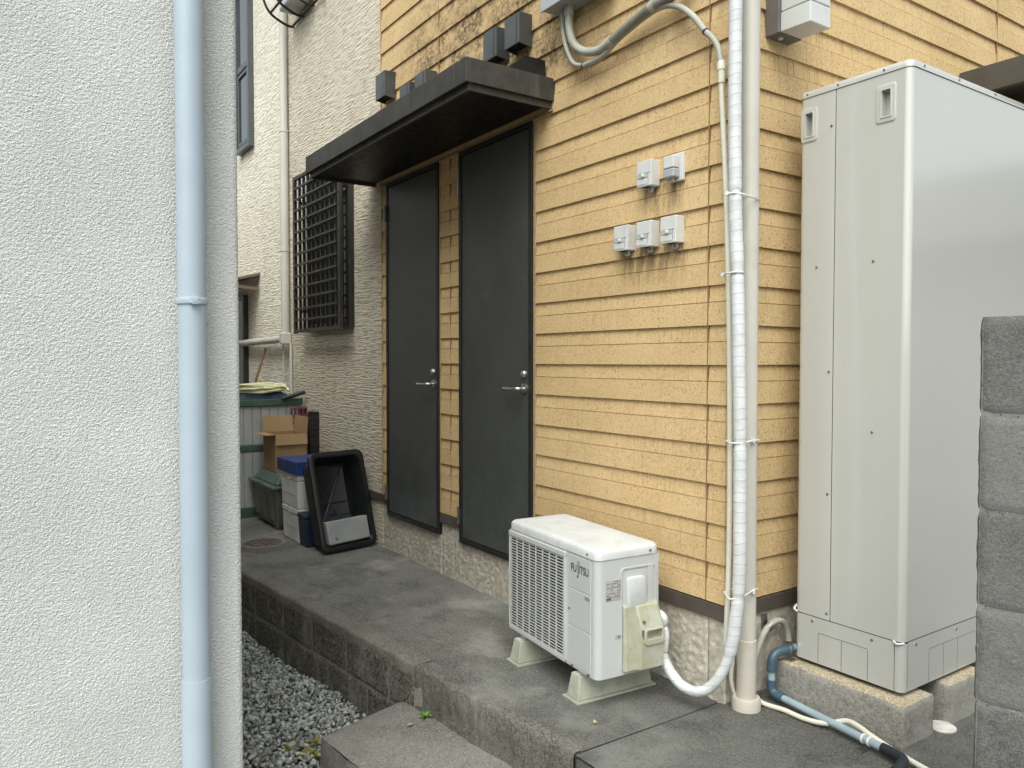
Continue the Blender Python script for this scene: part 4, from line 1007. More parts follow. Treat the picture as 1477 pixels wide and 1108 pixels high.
# ================================================================ BLOCK WALL AT THE RIGHT
bw = thing('block_wall', (1.6, -.45, 0), 'weathered grey concrete block wall at the right edge', 'wall')
A = R(14); BO = Vector((1.152, -.566, 0)); ux = Vector((math.cos(A), math.sin(A), 0)); uy = Vector((-math.sin(A), math.cos(A), 0))
def wp(s, d, z): p = BO + ux * s + uy * d; return (p.x, p.y, z)
BT = 1.397
def wblock(s0, s1, z0, z1, first):
    b = MB(); D = .12; c = .016
    def rough2(p, k): return k * noise.noise(Vector(p) * 60) + k * noise.noise(Vector(p) * 24)
    pts = []
    # outline of the block in plan, walked round the visible sides: far end, end face, chamfer, front
    per = [(s0, D), (s0, .026), (s0 + .002, .010), (s0 + .010, .002)] if first else [(s0, .006)]
    per = per + [(s0 + .03 if first else s0 + .004, 0), (s1 - .004, 0), (s1, .006)]
    dense = []
    for a, e in zip(per, per[1:]):
        n = max(1, int(math.hypot(e[0] - a[0], e[1] - a[1]) / .009))
        dense += [(a[0] + (e[0] - a[0]) * i / n, a[1] + (e[1] - a[1]) * i / n) for i in range(n)]
    dense.append(per[-1]); nz = max(4, int((z1 - z0) / .009)); n = len(dense); vs = []
    for j in range(nz + 1):
        z = z0 + (z1 - z0) * j / nz; e = min(z - z0, z1 - z); cr = .003 * max(0, 1 - e / .004)
        for i, (s, d) in enumerate(dense):
            k = .0015 if (first and d > .0005) else .0006
            jx = rough2((s, d, z), k)
            vs.append(wp(s + (jx if first and d > .008 else 0) + (cr * .5 if first and d > .008 else 0), d + (jx if d < .02 else 0) + (cr if d < .02 else 0), z))
    b.add(vs, [(j * n + i, j * n + i + 1, (j + 1) * n + i + 1, (j + 1) * n + i) for j in range(nz) for i in range(n - 1)])
    t0 = nz * n; b.add([vs[t0 + i] for i in range(n)] + [wp(s1, D, z1), wp(s0, D, z1)], [tuple(range(n + 2))])
    return b.build('concrete_block', 'block', bw, smooth=60)
zt = BT; i = 0
while zt > -.2:
    offs = [0, .40, .80, 1.2, 1.6, 2.0] if i % 2 == 0 else [0, .195, .595, .995, 1.395, 2.0]
    for a, e in zip(offs, offs[1:]): wblock(a + (.0 if a == 0 else .003), e - .003, zt - .200, zt - (.0 if i == 0 else .005), a == 0)
    zt -= .205; i += 1
lo = [wp(.006, .004, -.3), wp(2.0, .004, -.3), wp(2.0, .115, -.3), wp(.006, .115, -.3)]; hi = [(p[0], p[1], BT - .01) for p in lo]
MB().hexa(lo, hi).build('mortar_core', 'bmortar', bw)

# house across the yard (its roofline shows in the gloss of the tank)
t = thing('opposite_house', (8, 13, -.4), 'plain grey house across the yard, seen only as a reflection in the tank', 'house')
MB().box(1.8, 15, 10.5, 17, -.4, 3.2).build('wall', 'farwall', t)
MB().prism([(9.9, 3.1), (17.6, 3.1), (13.75, 5.0)], 0, 1.2, 15.6).build('roof', 'roof', t)

# ================================================================ AIR CONDITIONER
TH = R(-5.2)
AX = Matrix.Translation((-.880, -.380, .118)) @ Matrix.Rotation(TH, 4, 'Z')
AW, AD, AH, LID = .662, .290, .446, .486
ac = thing('air_conditioner', (-.55, -.28, .118), 'white outdoor air conditioner unit with a louvred front', 'air conditioner')
def A_(): return MB(AX)
GU0, GU1, GW0, GW1 = .020, .452, .022, .432
rc = .026
fr = [(AW - rc + rc * math.sin(R(a)), rc - rc * math.cos(R(a))) for a in range(0, 91, 15)]
b = A_().panel(.0, AW - rc, .0, AH, .0, [(GU0, GU1, GW0, GW1)])
n = len(fr); b.add([(x, y, 0) for x, y in fr] + [(x, y, AH) for x, y in fr], [(i, i + 1, n + i + 1, n + i) for i in range(n - 1)])
b.build('front_casing', 'acwhite', ac, smooth=40)
b = A_().add([(AW, rc, 0), (AW, AD, 0), (AW, AD, AH), (AW, rc, AH), (0, AD, 0), (0, AD, AH), (0, 0, 0), (0, 0, AH)], [(0, 1, 2, 3), (1, 4, 5, 2), (4, 6, 7, 5)])
b.add([(0, .004, .002), (AW - rc, .004, .002), (AW - .004, rc, .002), (AW - .004, AD - .004, .002), (0.004, AD - .004, .002)], [(4, 3, 2, 1, 0)])
b.build('casing', 'acwhite', ac)
# lid with a soft edge
def lp(o, r): return rrect(-.003 + o, AW + .003 - o, -.004 + o, AD + .004 - o, r, 6)
tops = [(lp(0, .028), AH + .0015), (lp(0, .028), LID - .016), (lp(.003, .027), LID - .007), (lp(.010, .026), LID - .001), (lp(.02, .024), LID), (lp(.06, .02), LID + .002)]
n = len(tops[0][0]); vs = [(x, y, z) for pl, z in tops for x, y in pl]
fs = [(j * n + i, j * n + (i + 1) % n, (j + 1) * n + (i + 1) % n, (j + 1) * n + i) for j in range(5) for i in range(n)] + [tuple(range(5 * n, 6 * n))]
lid = A_().add(vs, fs).build('lid', 'actop', ac, smooth=60)
A_().prism(lp(.005, .026), 2, AH - .003, AH + .0017).build('seam', 'inkpale', ac)
# grille: dark cavity, louvres and bars
m = A_(); m.add([(GU0, 0, GW0), (GU1, 0, GW0), (GU1, 0, GW1), (GU0, 0, GW1), (GU0, .045, GW0), (GU1, .045, GW0), (GU1, .045, GW1), (GU0, .045, GW1)], [(4, 5, 6, 7), (0, 4, 7, 3), (1, 2, 6, 5), (0, 1, 5, 4), (3, 7, 6, 2)])
m.build('fan_cavity', 'dark', ac)
m = A_(); nrow = 33
for i in range(nrow):
    w = GW0 + .006 + i * (GW1 - GW0 - .024) / (nrow - 1)
    m.add([(GU0 - .004, -.011, w), (GU1 + .003, -.011, w), (GU1 + .003, -.0070, w + .0002), (GU0 - .004, -.0070, w + .0002), (GU0 - .004, -.011, w + .0034), (GU1 + .003, -.011, w + .0034), (GU1 + .003, -.0070, w + .0034), (GU0 - .004, -.0070, w + .0034)],
          [(0, 3, 2, 1), (4, 5, 6, 7), (0, 1, 5, 4), (1, 2, 6, 5), (2, 3, 7, 6), (3, 0, 4, 7)])
for i in range(9):
    u = GU0 + .001 + i * (GU1 - GU0 - .007) / 8
    m.box(u, u + .0060, -.0105, -.0065, GW0, GW1 - .004)
stuff(m.build('louvre_grille', 'acwhite', ac))
f = A_(); f.box(GU0 - .010, GU1 + .010, -.014, .001, GW1 - .012, GW1 + .010); f.box(GU0 - .010, GU1 + .010, -.012, .001, GW0 - .012, GW0 + .004)
f.box(GU0 - .012, GU0 - .002, -.012, .001, GW0 - .012, GW1 + .010); f.box(GU1 + .001, GU1 + .010, -.012, .001, GW0 - .012, GW1 + .0)
f.build('grille_frame', 'acwhite', ac, .003)
# service panels on the front, right of the grille
for w0, w1 in ((.010, .160), (.1635, .306), (.3095, .438)):
    A_().box(.472, .624, -.0022, .001, w0, w1).build('front_panel', 'acwhite', ac, .0016)
M = AX @ Matrix.Translation((.548, -.0030, .390)) @ Matrix.Rotation(R(90), 4, 'X')
text('brand_lettering', 'FU', .042, 'ink', ac, M @ Matrix.Translation((-.0365, 0, 0)), 0.80, .0010)
text('brand_lettering', 'J', .054, 'ink', ac, M @ Matrix.Translation((-.0065, -.004, 0)), 0.70, .0010)
text('brand_lettering', 'ITSU', .042, 'ink', ac, M @ Matrix.Translation((.0315, 0, 0)), 0.78, .0010)
k = A_(); ring(k, [(.5445 + .0075 * math.cos(a * .4488), .4165 + .0055 * math.sin(a * .4488)) for a in range(14)], [(.5445 + .0052 * math.cos(a * .4488), .4165 + .0034 * math.sin(a * .4488)) for a in range(14)], 1, -.0034, -.0028)
k.build('brand_ring', 'ink', ac)
def r32(mw, parent):
    lb = MB(mw).box(-.020, .020, -.0075, .0075, 0, .0004).build('refrigerant_label', 'inkpale', parent)
    text('lettering', 'R32', .0135, 'ink', lb, mw @ Matrix.Translation((0.003, 0, .0006)), 1.0, .0002)
r32(AX @ Matrix.Translation((.601, -.0026, .292)) @ Matrix.Rotation(R(90), 4, 'X'), ac)
SIDE = AX @ Matrix.Translation((AW, 0, 0)) @ Matrix.Rotation(R(90), 4, 'Z') @ Matrix.Rotation(R(90), 4, 'X')   # local x = depth, y = up, z = outwards
r32(SIDE @ Matrix.Translation((.104, .150, .0012)), ac)
lb = MB(SIDE).box(.040, .118, .292, .368, .0004, .0014).build('spec_label', 'inkpale', ac)
m = MB(SIDE); r = random.Random(5)
for j in range(9):
    x = .043
    while x < .112:
        w = r.uniform(.003, .012)
        if r.random() < .72: m.box(x, min(x + w, .115), .3605 - j * .0072, .3638 - j * .0072, .0014, .0017)
        x += w + .002
m.box(.043, .062, .294, .303, .0014, .0018); m.build('label_print', 'ink', lb)
# raised rib round the service opening, recessed plate, tidy cover
k = MB(SIDE); ring(k, rrect(.108, .277, .012, .408, .018), rrect(.113, .272, .012, .403, .015), 2, .0, .004); k.build('rib', 'acwhite', ac, .001)
MB(SIDE).box(.236, .262, .262, .402, .0, .004).build('rib', 'acwhite', ac, .002)
MB(SIDE).box(.118, .228, .262, .392, .0, .0015).build('service_plate', 'acwhite', ac, .001)
MB(SIDE).prism(rrect(.132, .216, .256, .372, .014), 2, .0, .016).build('terminal_cover', 'lampwhite', ac, .004, smooth=40)
# yellowed valve cover
v = MB(SIDE)
v.hexa([(.116, .012, .0), (.278, .012, .0), (.278, .268, .0), (.116, .268, .0)], [(.120, .016, .020), (.276, .016, .022), (.272, .262, .016), (.120, .262, .014)])
vc = v.build('valve_cover', 'yellowed', ac, .004)
v = MB(SIDE)
v.add([(.165, .020, .02), (.277, .020, .02), (.277, .262, .014), (.165, .262, .014), (.172, .026, .046), (.274, .026, .048), (.274, .135, .056), (.172, .135, .054), (.274, .175, .050), (.172, .175, .048), (.262, .258, .024), (.175, .258, .022)],
      [(0, 1, 5, 4), (4, 5, 6, 7), (8, 10, 11, 9), (1, 2, 10, 8, 6, 5), (0, 4, 7, 9, 11, 3), (3, 11, 10, 2)])
v.add([(.172, .135, .054), (.274, .135, .056), (.274, .175, .050), (.172, .175, .048), (.190, .142, .030), (.262, .142, .030), (.262, .170, .028), (.190, .170, .028)], [(0, 1, 5, 4), (1, 2, 6, 5), (2, 3, 7, 6), (3, 0, 4, 7), (4, 5, 6, 7)])
v.build('cover_body', 'yellowed', vc)
v = MB(SIDE); ring(v, rrect(.180, .272, .118, .180, .012), rrect(.190, .262, .140, .172, .006), 2, .050, .060); v.build('grip', 'yellowed', vc, .002)
for x, y in ((.186, .205), (.270, .020)): MB(SIDE).cyl((x, y, .03), (x, y, .048), .005, 10).build('screw', 'screw', vc)
for u, w in ((.018, .462), (.606, .462), (.018, .012), (.500, .006), (.612, .006)): A_().cyl((u, .0, w), (u, -.0065, w), .0045, 10).build('screw', 'screw', ac)
A_().cyl((.480, 0, .225), (.480, -.004, .225), .005, 10).build('screw', 'screw', ac)
MB(SIDE).cyl((.245, .462, 0), (.245, .462, .007), .0045, 10).build('screw', 'screw', ac)
for u in (.10, .55): A_().box(u - .02, u + .02, .01, AD - .01, -.014, .002).build('base_rail', 'acwhite', ac)

# plastic feet
def foot(cx, y0, y1, rot, label):
    X = Matrix.Translation((cx, y0, 0)) @ Matrix.Rotation(rot, 4, 'Z'); L = y1 - y0
    t = thing('support_block', (cx, (y0 + y1) / 2, 0), label, 'support', 'plastic feet under the air conditioner')
    MB(X).hexa([(-.040, .010, .006), (.040, .010, .006), (.040, L - .01, .006), (-.040, L - .01, .006)], [(-.028, .026, .098), (.028, .026, .098), (.028, L - .026, .098), (-.028, L - .026, .098)]).build('body', 'foot', t, .004)
    MB(X).box(-.052, .052, 0, L, -.001, .0055).build('flange', 'foot', t, .001)
    MB(X).box(-.016, .016, .030, .10, .0975, .1015).build('slot_plate', 'lampwhite', t, .001)
    MB(X).cyl((0, .062, .10), (0, .062, .108), .009, 6).build('bolt', 'screw', t)
    k = MB(X)
    for a in (.12, .20, .28): k.box(-.0405, .0405, a, a + .004, .008, .04)
    k.build('rib', 'foot', t)
    return t
foot(-.789, -.432, -.050, R(-5), 'pale green plastic foot under the louvred end of the unit')
foot(-.360, -.455, -.070, R(-4), 'pale green plastic foot under the valve end of the unit')

# ================================================================ THINGS STACKED ALONG THE WALL
# black tub leaning, mouth towards the viewer
c0, c1 = Vector((-3.015, -.450, .012)), Vector((-3.110, -.010, .012)); upv = Vector((-.190, .012, .66))
ex = (c1 - c0); TWd = ex.length; ex.normalize(); ey = (upv - ex * upv.dot(ex)); THt = ey.length; ey.normalize(); ez = ex.cross(ey).normalized()
if ez.x < 0: ez = -ez
TM = Matrix(((ex.x, ey.x, ez.x, c0.x), (ex.y, ey.y, ez.y, c0.y), (ex.z, ey.z, ez.z, c0.z), (0, 0, 0, 1)))
tb = thing('black_tub', (-3.1, -.25, 0), 'black plastic mixing tub leaning on its side with its mouth open', 'tub')
def tb_ring(o, r): return rrect(o, TWd - o, o, THt - o, r, 6)
secs = [(tb_ring(.0, .055), -.004), (tb_ring(.0, .055), .010), (tb_ring(.006, .052), .016), (tb_ring(.036, .045), .016), (tb_ring(.042, .045), .006), (tb_ring(.055, .04), -.10), (tb_ring(.070, .035), -.165), (tb_ring(.078, .03), -.172)]
n = len(secs[0][0]); vs = [(x, y, z) for p, z in secs for x, y in p]
fs = [(j * n + i, j * n + (i + 1) % n, (j + 1) * n + (i + 1) % n, (j + 1) * n + i) for j in range(len(secs) - 1) for i in range(n)] + [tuple(range((len(secs) - 1) * n, len(secs) * n))]
MB(TM).add(vs, fs).build('shell', 'tub', tb, smooth=50)
osec = [(tb_ring(.0, .055), -.004), (tb_ring(.03, .05), -.008), (tb_ring(.045, .045), -.10), (tb_ring(.062, .035), -.178)]
vs = [(x, y, z) for p, z in osec for x, y in p]
fs = [(j * n + i, j * n + (i + 1) % n, (j + 1) * n + (i + 1) % n, (j + 1) * n + i) for j in range(3) for i in range(n)] + [tuple(range(3 * n, 4 * n))]
MB(TM).add(vs, fs).build('outer_shell', 'tub', tb, smooth=50)
m = MB(TM); ip = lambda u, v: (.085 + (TWd - .17) * u, .085 + (THt - .17) * v, -.168)
for a, e in (((0, 0), (1, 1)), ((0, 1), (1, 0)), ((0, .5), (1, .5))): m.tube([ip(*a), ip(*e)], .006, 6)
for a in ((.1, .9), (.9, .9), (.1, .1), (.9, .1)): m.tube([ip(*a), (ip(*a)[0], ip(*a)[1], -.155)], .008, 8)
m.build('floor_rib', 'tubin', tb, smooth=50)
# silver case standing in the tub mouth
cs = thing('tool_case', (-3.02, -.25, .05), 'grey metal tool case lying in the bottom of the black tub', 'case')
CM = TM @ Matrix.Translation((.055, .048, -.035)) @ Matrix.Rotation(R(1.0), 4, 'Z')
MB(CM).box(0, .335, 0, .158, .004, .062).build('body', 'silver', cs, .010, seg=3)
MB(CM).box(-.004, .339, -.004, .162, -.004, .003).build('back_shell', 'silver', cs, .006)
MB(CM).tube(spline([(.115, .160, .03), (.118, .182, .03), (.14, .190, .03), (.20, .190, .03), (.222, .182, .03), (.225, .160, .03)], .008), .006, 8).build('handle', 'rubber', cs, smooth=60)
m = MB(CM)
for i in range(9): m.box(.15 + i * .017, .162 + i * .017, .038, .048, .0615, .0632)
m.build('embossing', 'inkpale', cs)
for x in (.06,): MB(CM).cyl((x, .035, .06), (x, .035, .066), .009, 12).build('stud', 'screw', cs)

# foam boxes, blue carton, navy box
def foam(x0, x1, y0, y1, z0, z1, label):
    t = thing('foam_box', ((x0 + x1) / 2, (y0 + y1) / 2, z0), label, 'box', 'white foam boxes stacked by the tub')
    i = .006
    MB().hexa([(x0 + i, y0 + i, z0), (x1 - i, y0 + i, z0), (x1 - i, y1 - i, z0), (x0 + i, y1 - i, z0)], [(x0, y0, z1 - .045), (x1, y0, z1 - .045), (x1, y1, z1 - .045), (x0, y1, z1 - .045)]).build('body', 'foam', t, .008, seg=3)
    MB().box(x0 - .003, x1 + .003, y0 - .003, y1 + .003, z1 - .043, z1).build('lid', 'foam', t, .008, seg=3)
    MB().box((x0 + x1) / 2 - .03, (x0 + x1) / 2 + .03, y0 - .005, y0 + .01, z1 - .05, z1 - .030).build('catch', 'foam', t, .003)
    MB().box(x0 + .05, x1 - .06, y0 - .0005, y0 + .006, z0 + .10, z0 + .102).build('emboss', 'inkpale', t)
foam(-3.80, -3.452, -.462, -.245, 0, .243, 'white foam box on the ground, lower of two by the tub')
foam(-3.81, -3.445, -.468, -.250, .2435, .492, 'white foam box resting on the other, under the blue carton')
t = thing('blue_carton', (-3.6, -.36, .493), 'flat dark blue carton on top of the foam boxes', 'box')
MB().box(-3.86, -3.430, -.482, -.20, .4935, .585).build('body', 'bluebox', t, .002)
m = MB()
for i, w in enumerate((.014, .010, .012, .014, .010, .012)): m.box(-3.4352, -3.4342, -.38 + i * .017, -.38 + i * .017 + w, .525, .541)
m.build('lettering', 'lampwhite', t)
MB().box(-3.86, -3.430, -.482, -.20, .5852, .5856).build('top_flap', 'bluebox', t)
m = MB()
for p in ((-3.70, .545), (-3.675, .538), (-3.60, .55)): m.box(p[0], p[0] + .022, -.4792, -.4778, p[1], p[1] + .022)
m.build('print', 'lampwhite', t)
t = thing('navy_box', (-3.38, -.4, 0), 'navy blue plastic cool box squeezed between foam box and tub', 'box')
MB().hexa([(-3.440, -.455, 0), (-3.300, -.455, 0), (-3.300, -.26, 0), (-3.440, -.26, 0)], [(-3.446, -.468, .20), (-3.290, -.468, .20), (-3.290, -.25, .20), (-3.446, -.25, .20)]).build('body', 'navy', t, .012, seg=3)
MB().box(-3.448, -3.288, -.472, -.246, .2005, .232).build('lid', 'navy', t, .01, seg=3)

# green lidded storage box
t = thing('storage_box', (-4.27, -.28, 0), 'grey storage box with a green domed lid under the cardboard box', 'box')
x0, x1, y0, y1 = -4.56, -3.95, -.47, -.09
MB().hexa([(x0 + .03, y0 + .025, .02), (x1 - .03, y0 + .025, .02), (x1 - .03, y1, .02), (x0 + .03, y1, .02)], [(x0, y0, .315), (x1, y0, .315), (x1, y1, .315), (x0, y1, .315)]).build('body', 'greybox', t, .014, seg=3)
for u in (.12, .30, .48): MB().box(x0 + u - .06, x0 + u + .05, y0 + .004, y0 + .03, .07, .26).build('side_rib', 'greybox', t, .006)
for xx in (x0 + .05, x1 - .12): MB().box(xx, xx + .07, y0 + .03, y1 - .02, 0, .03).build('skid', 'greybox', t)
MB().hexa([(x0 - .02, y0 - .03, .318), (x1 + .025, y0 - .03, .318), (x1 + .025, y1 + .02, .318), (x0 - .02, y1 + .02, .318)], [(x0 - .02, y0 - .03, .345), (x1 + .025, y0 - .03, .345), (x1 + .025, y1 + .02, .345), (x0 - .02, y1 + .02, .345)]).build('lid_rim', 'greylid', t, .012, seg=3)
MB().hexa([(x0 + .02, y0 + .005, .3455), (x1 - .01, y0 + .005, .3455), (x1 - .01, y1 - .01, .3455), (x0 + .02, y1 - .01, .3455)], [(x0 + .05, y0 + .06, .428), (x1 - .05, y0 + .06, .428), (x1 - .05, y1 - .04, .428), (x0 + .05, y1 - .04, .428)]).build('lid', 'greylid', t, .014, seg=3)
MB().box(x0 + .26, x0 + .34, y0 - .038, y0 - .026, .325, .352).build('latch', 'greylid', t, .004)

# open cardboard box on it
t = thing('cardboard_box', (-4.2, -.28, .43), 'open brown cardboard box with its flaps up on the green lid', 'box')
x0, x1, y0, y1, z0, z1 = -4.44, -4.12, -.410, -.160, .43, .725; e = .004
w = MB(); w.box(x0, x1, y0, y0 + e, z0, z1); w.box(x0, x1, y1 - e, y1, z0, z1); w.box(x0, x0 + e, y0 + e, y1 - e, z0, z1); w.box(x1 - e, x1, y0 + e, y1 - e, z0, z1); w.box(x0 + e, x1 - e, y0 + e, y1 - e, z0, z0 + e)
w.build('carton', 'card', t)
MB().box(x0 + .02, x1 - .02, y0 + .02, y1 - .02, z0 + .006, z0 + .12).build('contents', 'cardin', t)
def flap(p, q, out, length, ang):
    """flap hinged along p-q; ang from straight up towards out"""
    p, q, out = Vector(p), Vector(q), Vector(out); d = Vector((0, 0, 1)) * math.cos(ang) + out * math.sin(ang); tt = out * .003
    a = [p, q, q + d * length, p + d * length]
    MB().add([*a, *[k + tt for k in a]], [(0, 1, 2, 3), (7, 6, 5, 4), (0, 4, 5, 1), (1, 5, 6, 2), (2, 6, 7, 3), (3, 7, 4, 0)]).build('flap', 'cardin', t)
flap((x0, y1, z1), (x1, y1, z1), (0, 1, 0), .13, R(6)); flap((x0, y0, z1), (x0, y1, z1), (-1, 0, 0), .13, R(12))
flap((x1, y0, z1), (x1, y1, z1), (1, 0, 0), .085, R(168)); flap((x0, y0, z1), (x1, y0, z1), (0, -1, 0), .07, R(93))

# tall pale bin with green bands
t = thing('storage_bin', (-4.8, -.3, 0), 'tall pale grey slatted bin with green bands beside the wall', 'bin')
x0, x1, y0, y1 = -5.10, -4.60, -.60, -.045
MB().box(x0, x1 - .012, y0, y1, .02, .93).build('core', 'bin', t)
k = 0; y = y0 + .006
while y < y1 - .05:
    for za, zb in ((.085, .545), (.605, .925)): MB().box(x1 - .012, x1, y, y + .066, za, zb).build('slat', 'bin', t, .003)
    y += .072
for za, zb, o in ((0, .08, .006), (.548, .602, .006), (.928, .985, .022)): MB().box(x0 - o, x1 + o, y0 - o, y1 + min(o, .02), za, zb).build('band', 'bingreen', t, .006)
for z in (.65, .75, .86): MB().box(x1 + .0, x1 + .02, y0 + .006, y0 + .03, z, z + .03).build('clip', 'rubber', t)
# sheet, hose coil and black bar on the bin
t = MB()
def sheet(u, v):
    x = -5.09 + .50 * u; y = -.60 + .50 * v; e = min(u, 1 - u, v, 1 - v)
    return (x, y, .988 + .045 * min(1, e * 7) * (1 + .5 * noise.noise(Vector((x * 14, y * 14, 2)))) + .012 * noise.noise(Vector((x * 40, y * 40, 1))) * min(1, e * 7))
t.grid(sheet, 40, 40); t.box(-5.08, -4.60, -.59, -.11, .9855, .992)
tag(t.build('folded_sheet', 'bag', smooth=50), 'crumpled dark blue plastic sheet on the tall bin', 'sheet')
t = MB(); pts = []; r = random.Random(11)
for i in range(0, 150):
    a = i * .42; R0 = .215 - .010 * (i // 15 % 4) + .012 * math.sin(i * 1.3)
    pts.append((-4.84 + R0 * math.cos(a), -.335 + R0 * 1.05 * math.sin(a), 1.045 + .0056 * (i // 15) + .010 * math.sin(i * .77) + .006 * (r.random())))
pts += [(-4.66, -.16, 1.085), (-4.635, -.135, 1.05)]
t.tube(spline(pts, .02), .0085, 7)
tag(t.build('hose_coil', 'hose', smooth=60), 'coil of pale yellow hose lying on the bin', 'hose')
t = thing('black_bar', (-4.62, -.12, 1.0), 'short black rubber bar jutting out over the bin edge', 'bar')
MB().tube([(-4.56, -.215, .985), (-4.55, -.02, 1.040)], .017, 10).build('bar', 'rubber', t, smooth=50)
t = MB().tube([(-5.54, -.497, .0), (-5.712, -.003, 1.43)], .012, 10)
tag(t.build('wooden_pole', 'wood', smooth=50), 'thin brown wooden pole leaning on the wall behind the hose', 'pole')

# folded lattice crates against the wall
def crate(name, x, y0, y1, z0, z1, mat, label, nx, nz, th=.03):
    t = thing(name, (x, (y0 + y1) / 2, z0), label, 'crate', 'folded plastic crates against the wall')
    for i in range(nx + 1):
        y = y0 + (y1 - y0) * i / nx; MB().box(x - th, x, y - .006, y + .006, z0, z1).build('bar', mat, t)
    for j in range(nz + 1):
        z = z0 + (z1 - z0) * j / nz; MB().box(x - th + .004, x + .002, y0, y1, z - .007, z + .007).build('bar', mat, t)
    if th < .04: MB().box(x - .3, x - th, y1 - .012, y1, z0, z1).build('side', mat, t)
    return t
crate('plastic_crate', -4.50, -.148, -.022, .0, .905, 'crate', 'maroon plastic lattice crate standing behind the cardboard box', 4, 14)
crate('plastic_crate', -4.27, -.072, -.004, .0, .880, 'crateb', 'black plastic lattice crate between the maroon one and the wall', 4, 20, .05)

# manhole cover
t = thing('manhole_cover', (-3.62, -.665, 0), 'small round rusty manhole cover in the patio', 'manhole cover')
def disc(r0, r1, z): return [(-3.62 + math.cos(a * math.pi / 16) * r0, -.665 + math.sin(a * math.pi / 16) * r0) for a in range(32)]
k = MB(); ring(k, disc(.165, 0, 0), disc(.135, 0, 0), 2, -.02, .0055); k.build('frame_ring', 'manring', t)
MB().prism(disc(.132, 0, 0), 2, -.02, .0045).build('cover', 'iron', t)
m = MB()
for i in range(5):
    for j in range(5):
        x, y = -3.62 + (i - 2) * .045, -.665 + (j - 2) * .045
        if math.hypot(x + 3.62, y + .665) < .115: m.box(x - .012, x + .012, y - .012, y + .012, .004, .0075)
m.build('stud_pattern', 'iron', t)

# ================================================================ FAR WALL FIXTURES
t = thing('far_downpipe', (-5.0, -.04, 1.5), 'cream downpipe in the alley, turning sideways low down', 'downpipe')
MB().tube([(-4.99, -.040, 6.0), (-4.99, -.040, 3.35)], .034, 14).build('pipe', 'gutter', t, smooth=40)
MB().tube([(-4.99, -.040, 3.37), (-4.99, -.040, 1.55)], .037, 14).build('pipe', 'gutter', t, smooth=40)
MB().box(-5.035, -4.945, -.085, .002, 1.455, 1.56).build('elbow', 'gutter', t, .012, seg=3)
MB().tube([(-4.99, -.040, 1.505), (-8.5, -.02, 1.475)], .034, 14).build('pipe', 'gutter', t, smooth=40)
for z in (3.36, 2.3, 4.6): MB().tube([(-4.99, -.04, z - .012), (-4.99, -.04, z + .012)], .041, 14).build('bracket', 'gutter', t, smooth=40)
for i, (x, r, mt, lab) in enumerate(((-5.14, .008, 'gutter', 'thin cream cable running down below the far pipe, left one'), (-4.93, .014, 'gutter', 'grey cable pipe running down beside the far pipe elbow'))):
    tag(MB().tube(spline([(x, -.012, 1.46), (x + .01, -.014, 1.0), (x + .015, -.012, .0)], .05), r, 8).build('cable', mt, smooth=50), lab, 'cable')
t = thing('wire_basket', (-4.6, -.15, 4.2), 'dark wire basket on the far wall, cut by the top edge', 'basket')
for x in (-4.80, -4.55, -4.30, -4.05):
    MB().tube(spline([(x, .0, 4.62), (x, -.16, 4.58), (x, -.27, 4.45), (x, -.22, 4.30), (x, -.08, 4.225), (x, .0, 4.22)], .03), .011, 8).build('hoop', 'frame', t, smooth=50)
for y, z in ((-.262, 4.48), (-.21, 4.29), (-.02, 4.22), (-.16, 4.58)): MB().tube([(-4.80, y, z), (-4.05, y, z)], .010, 8).build('rail', 'frame', t, smooth=50)
MB().box(-4.70, -4.30, -.17, -.01, 4.27, 4.42).build('tray', 'lampwhite', t, .02)

# ================================================================ SMALL PLANTS AND LITTER
def leafy(name, base, n, L, wd, mat, label, cat, seed, tilt=(0.5, 1.1)):
    r = random.Random(seed); m = MB()
    for i in range(n):
        a = r.uniform(0, 6.283); e = r.uniform(*tilt); l = L * r.uniform(.6, 1.1); w = wd * r.uniform(.7, 1.2)
        d = Vector((math.cos(a), math.sin(a), 0)); s = Vector((-math.sin(a), math.cos(a), 0)); o = Vector(base) + d * .004
        pts = []
        for k, (t_, ww) in enumerate(((0, .25), (.35, 1), (.7, .9), (1, .05))):
            c = o + d * (l * t_ * math.cos(e)) + Vector((0, 0, l * (t_ * math.sin(e) - .35 * t_ * t_)))
            pts += [c - s * w * ww, c + Vector((0, 0, -.003)), c + s * w * ww]
        m.add(pts, [(3 * k + j, 3 * k + j + 1, 3 * k + j + 4, 3 * k + j + 3) for k in range(3) for j in range(2)])
    return tag(m.build(name, mat, smooth=60), label, cat)
leafy('green_weed', (-.892, -.800, -.18), 16, .045, .005, 'weed', 'tiny bright green weed in the corner of the step', 'weed', 4)
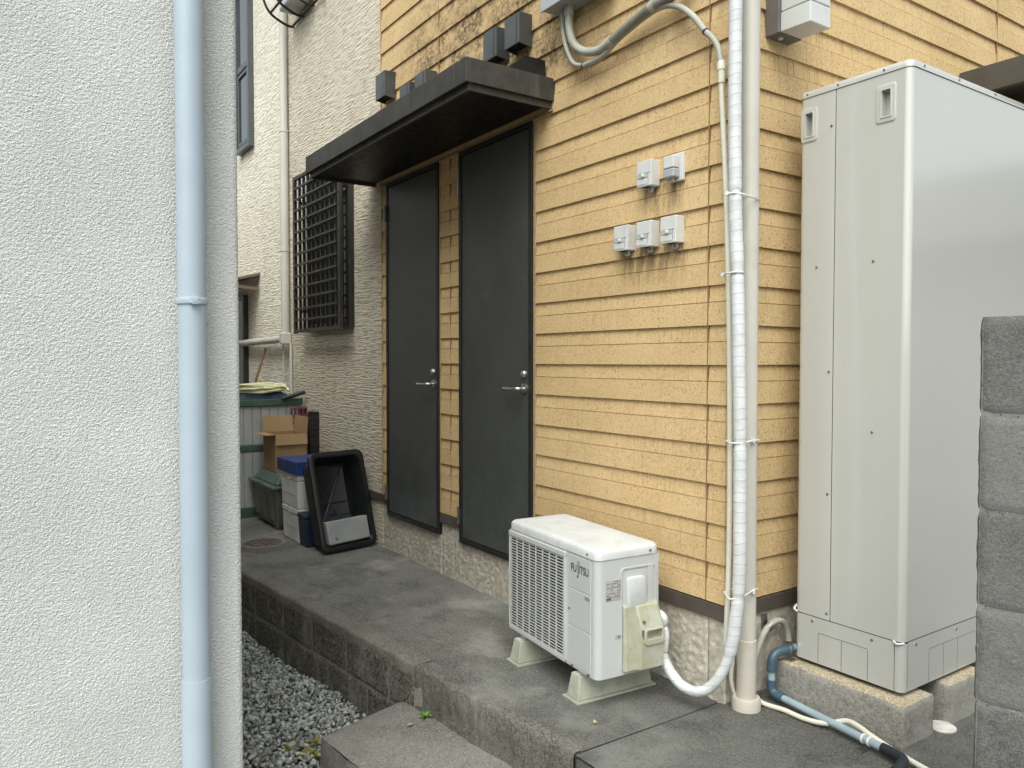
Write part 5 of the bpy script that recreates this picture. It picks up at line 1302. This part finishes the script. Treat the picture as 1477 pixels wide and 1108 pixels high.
for i, (x, y, s) in enumerate(((-1.27, -1.13, 1), (-1.20, -1.20, .9), (-1.30, -1.235, .8), (-1.15, -1.16, .8))):
    leafy('yellow_weed', (x, y, -.352), 20, .055 * s, .012 * s, 'dry', ('yellowing low weed nearest the step corner', 'yellowing low weed, front one of four in the gravel', 'yellowing low weed farthest out in the gravel', 'yellowing low weed touching the side of the step')[i], 'weed', 20 + i, (.15, .8))
m = MB().add([(-.868, -.895, -.174), (-.852, -.905, -.172), (-.842, -.886, -.168), (-.855, -.872, -.170), (-.872, -.880, -.174)], [(0, 1, 2, 3, 4)])
m.add([(-.868, -.895, -.1755), (-.852, -.905, -.1735), (-.842, -.886, -.1695), (-.855, -.872, -.1715), (-.872, -.880, -.1755)], [(4, 3, 2, 1, 0)])
tag(m.build('dead_leaf', 'litter'), 'curled pale dead leaf lying on the step', 'leaf', 'dead leaves on the ground')

# dead leaves blown into the gravel and against the wall foot
def leaf_bit(x, y, z, a, s, label):
    c, n_ = math.cos(a), math.sin(a); pts = [(-1, 0, .10), (-.35, -.42, .02), (.45, -.36, .06), (1, 0, .22), (.45, .36, .06), (-.35, .42, .02), (0, 0, -.04)]
    v = [(x + s * (px_ * c - py_ * n_), y + s * (px_ * n_ + py_ * c), z + s * pz) for px_, py_, pz in pts]
    tag(MB().add(v + [(q[0], q[1], q[2] - .0008) for q in v], [(i, (i + 1) % 6, 6) for i in range(6)] + [((i + 1) % 6 + 7, i + 7, 13) for i in range(6)] + [(i, i + 7, (i + 1) % 6 + 7, (i + 1) % 6) for i in range(6)]).build('dead_leaf', 'litter'), label, 'leaf', 'dead leaves on the ground')
for x, y, z, a, s, lab in ((-1.36, -1.05, -.338, .6, .018, 'pale dead leaf on the gravel between weed and step'), (-1.75, -1.16, -.338, 2.1, .020, 'dead leaf in the middle of the gravel'),
                           (-1.52, -.875, -.336, 1.1, .017, 'dead leaf on the gravel at the foot of the block wall'), (-1.62, -.035, .006, .3, .016, 'dead leaf against the stone base under the near door'),
                           (-.16, -.50, .006, 2.6, .015, 'dead leaf on the patio in front of the hose loop')):
    leaf_bit(x, y, z, a, s, lab)
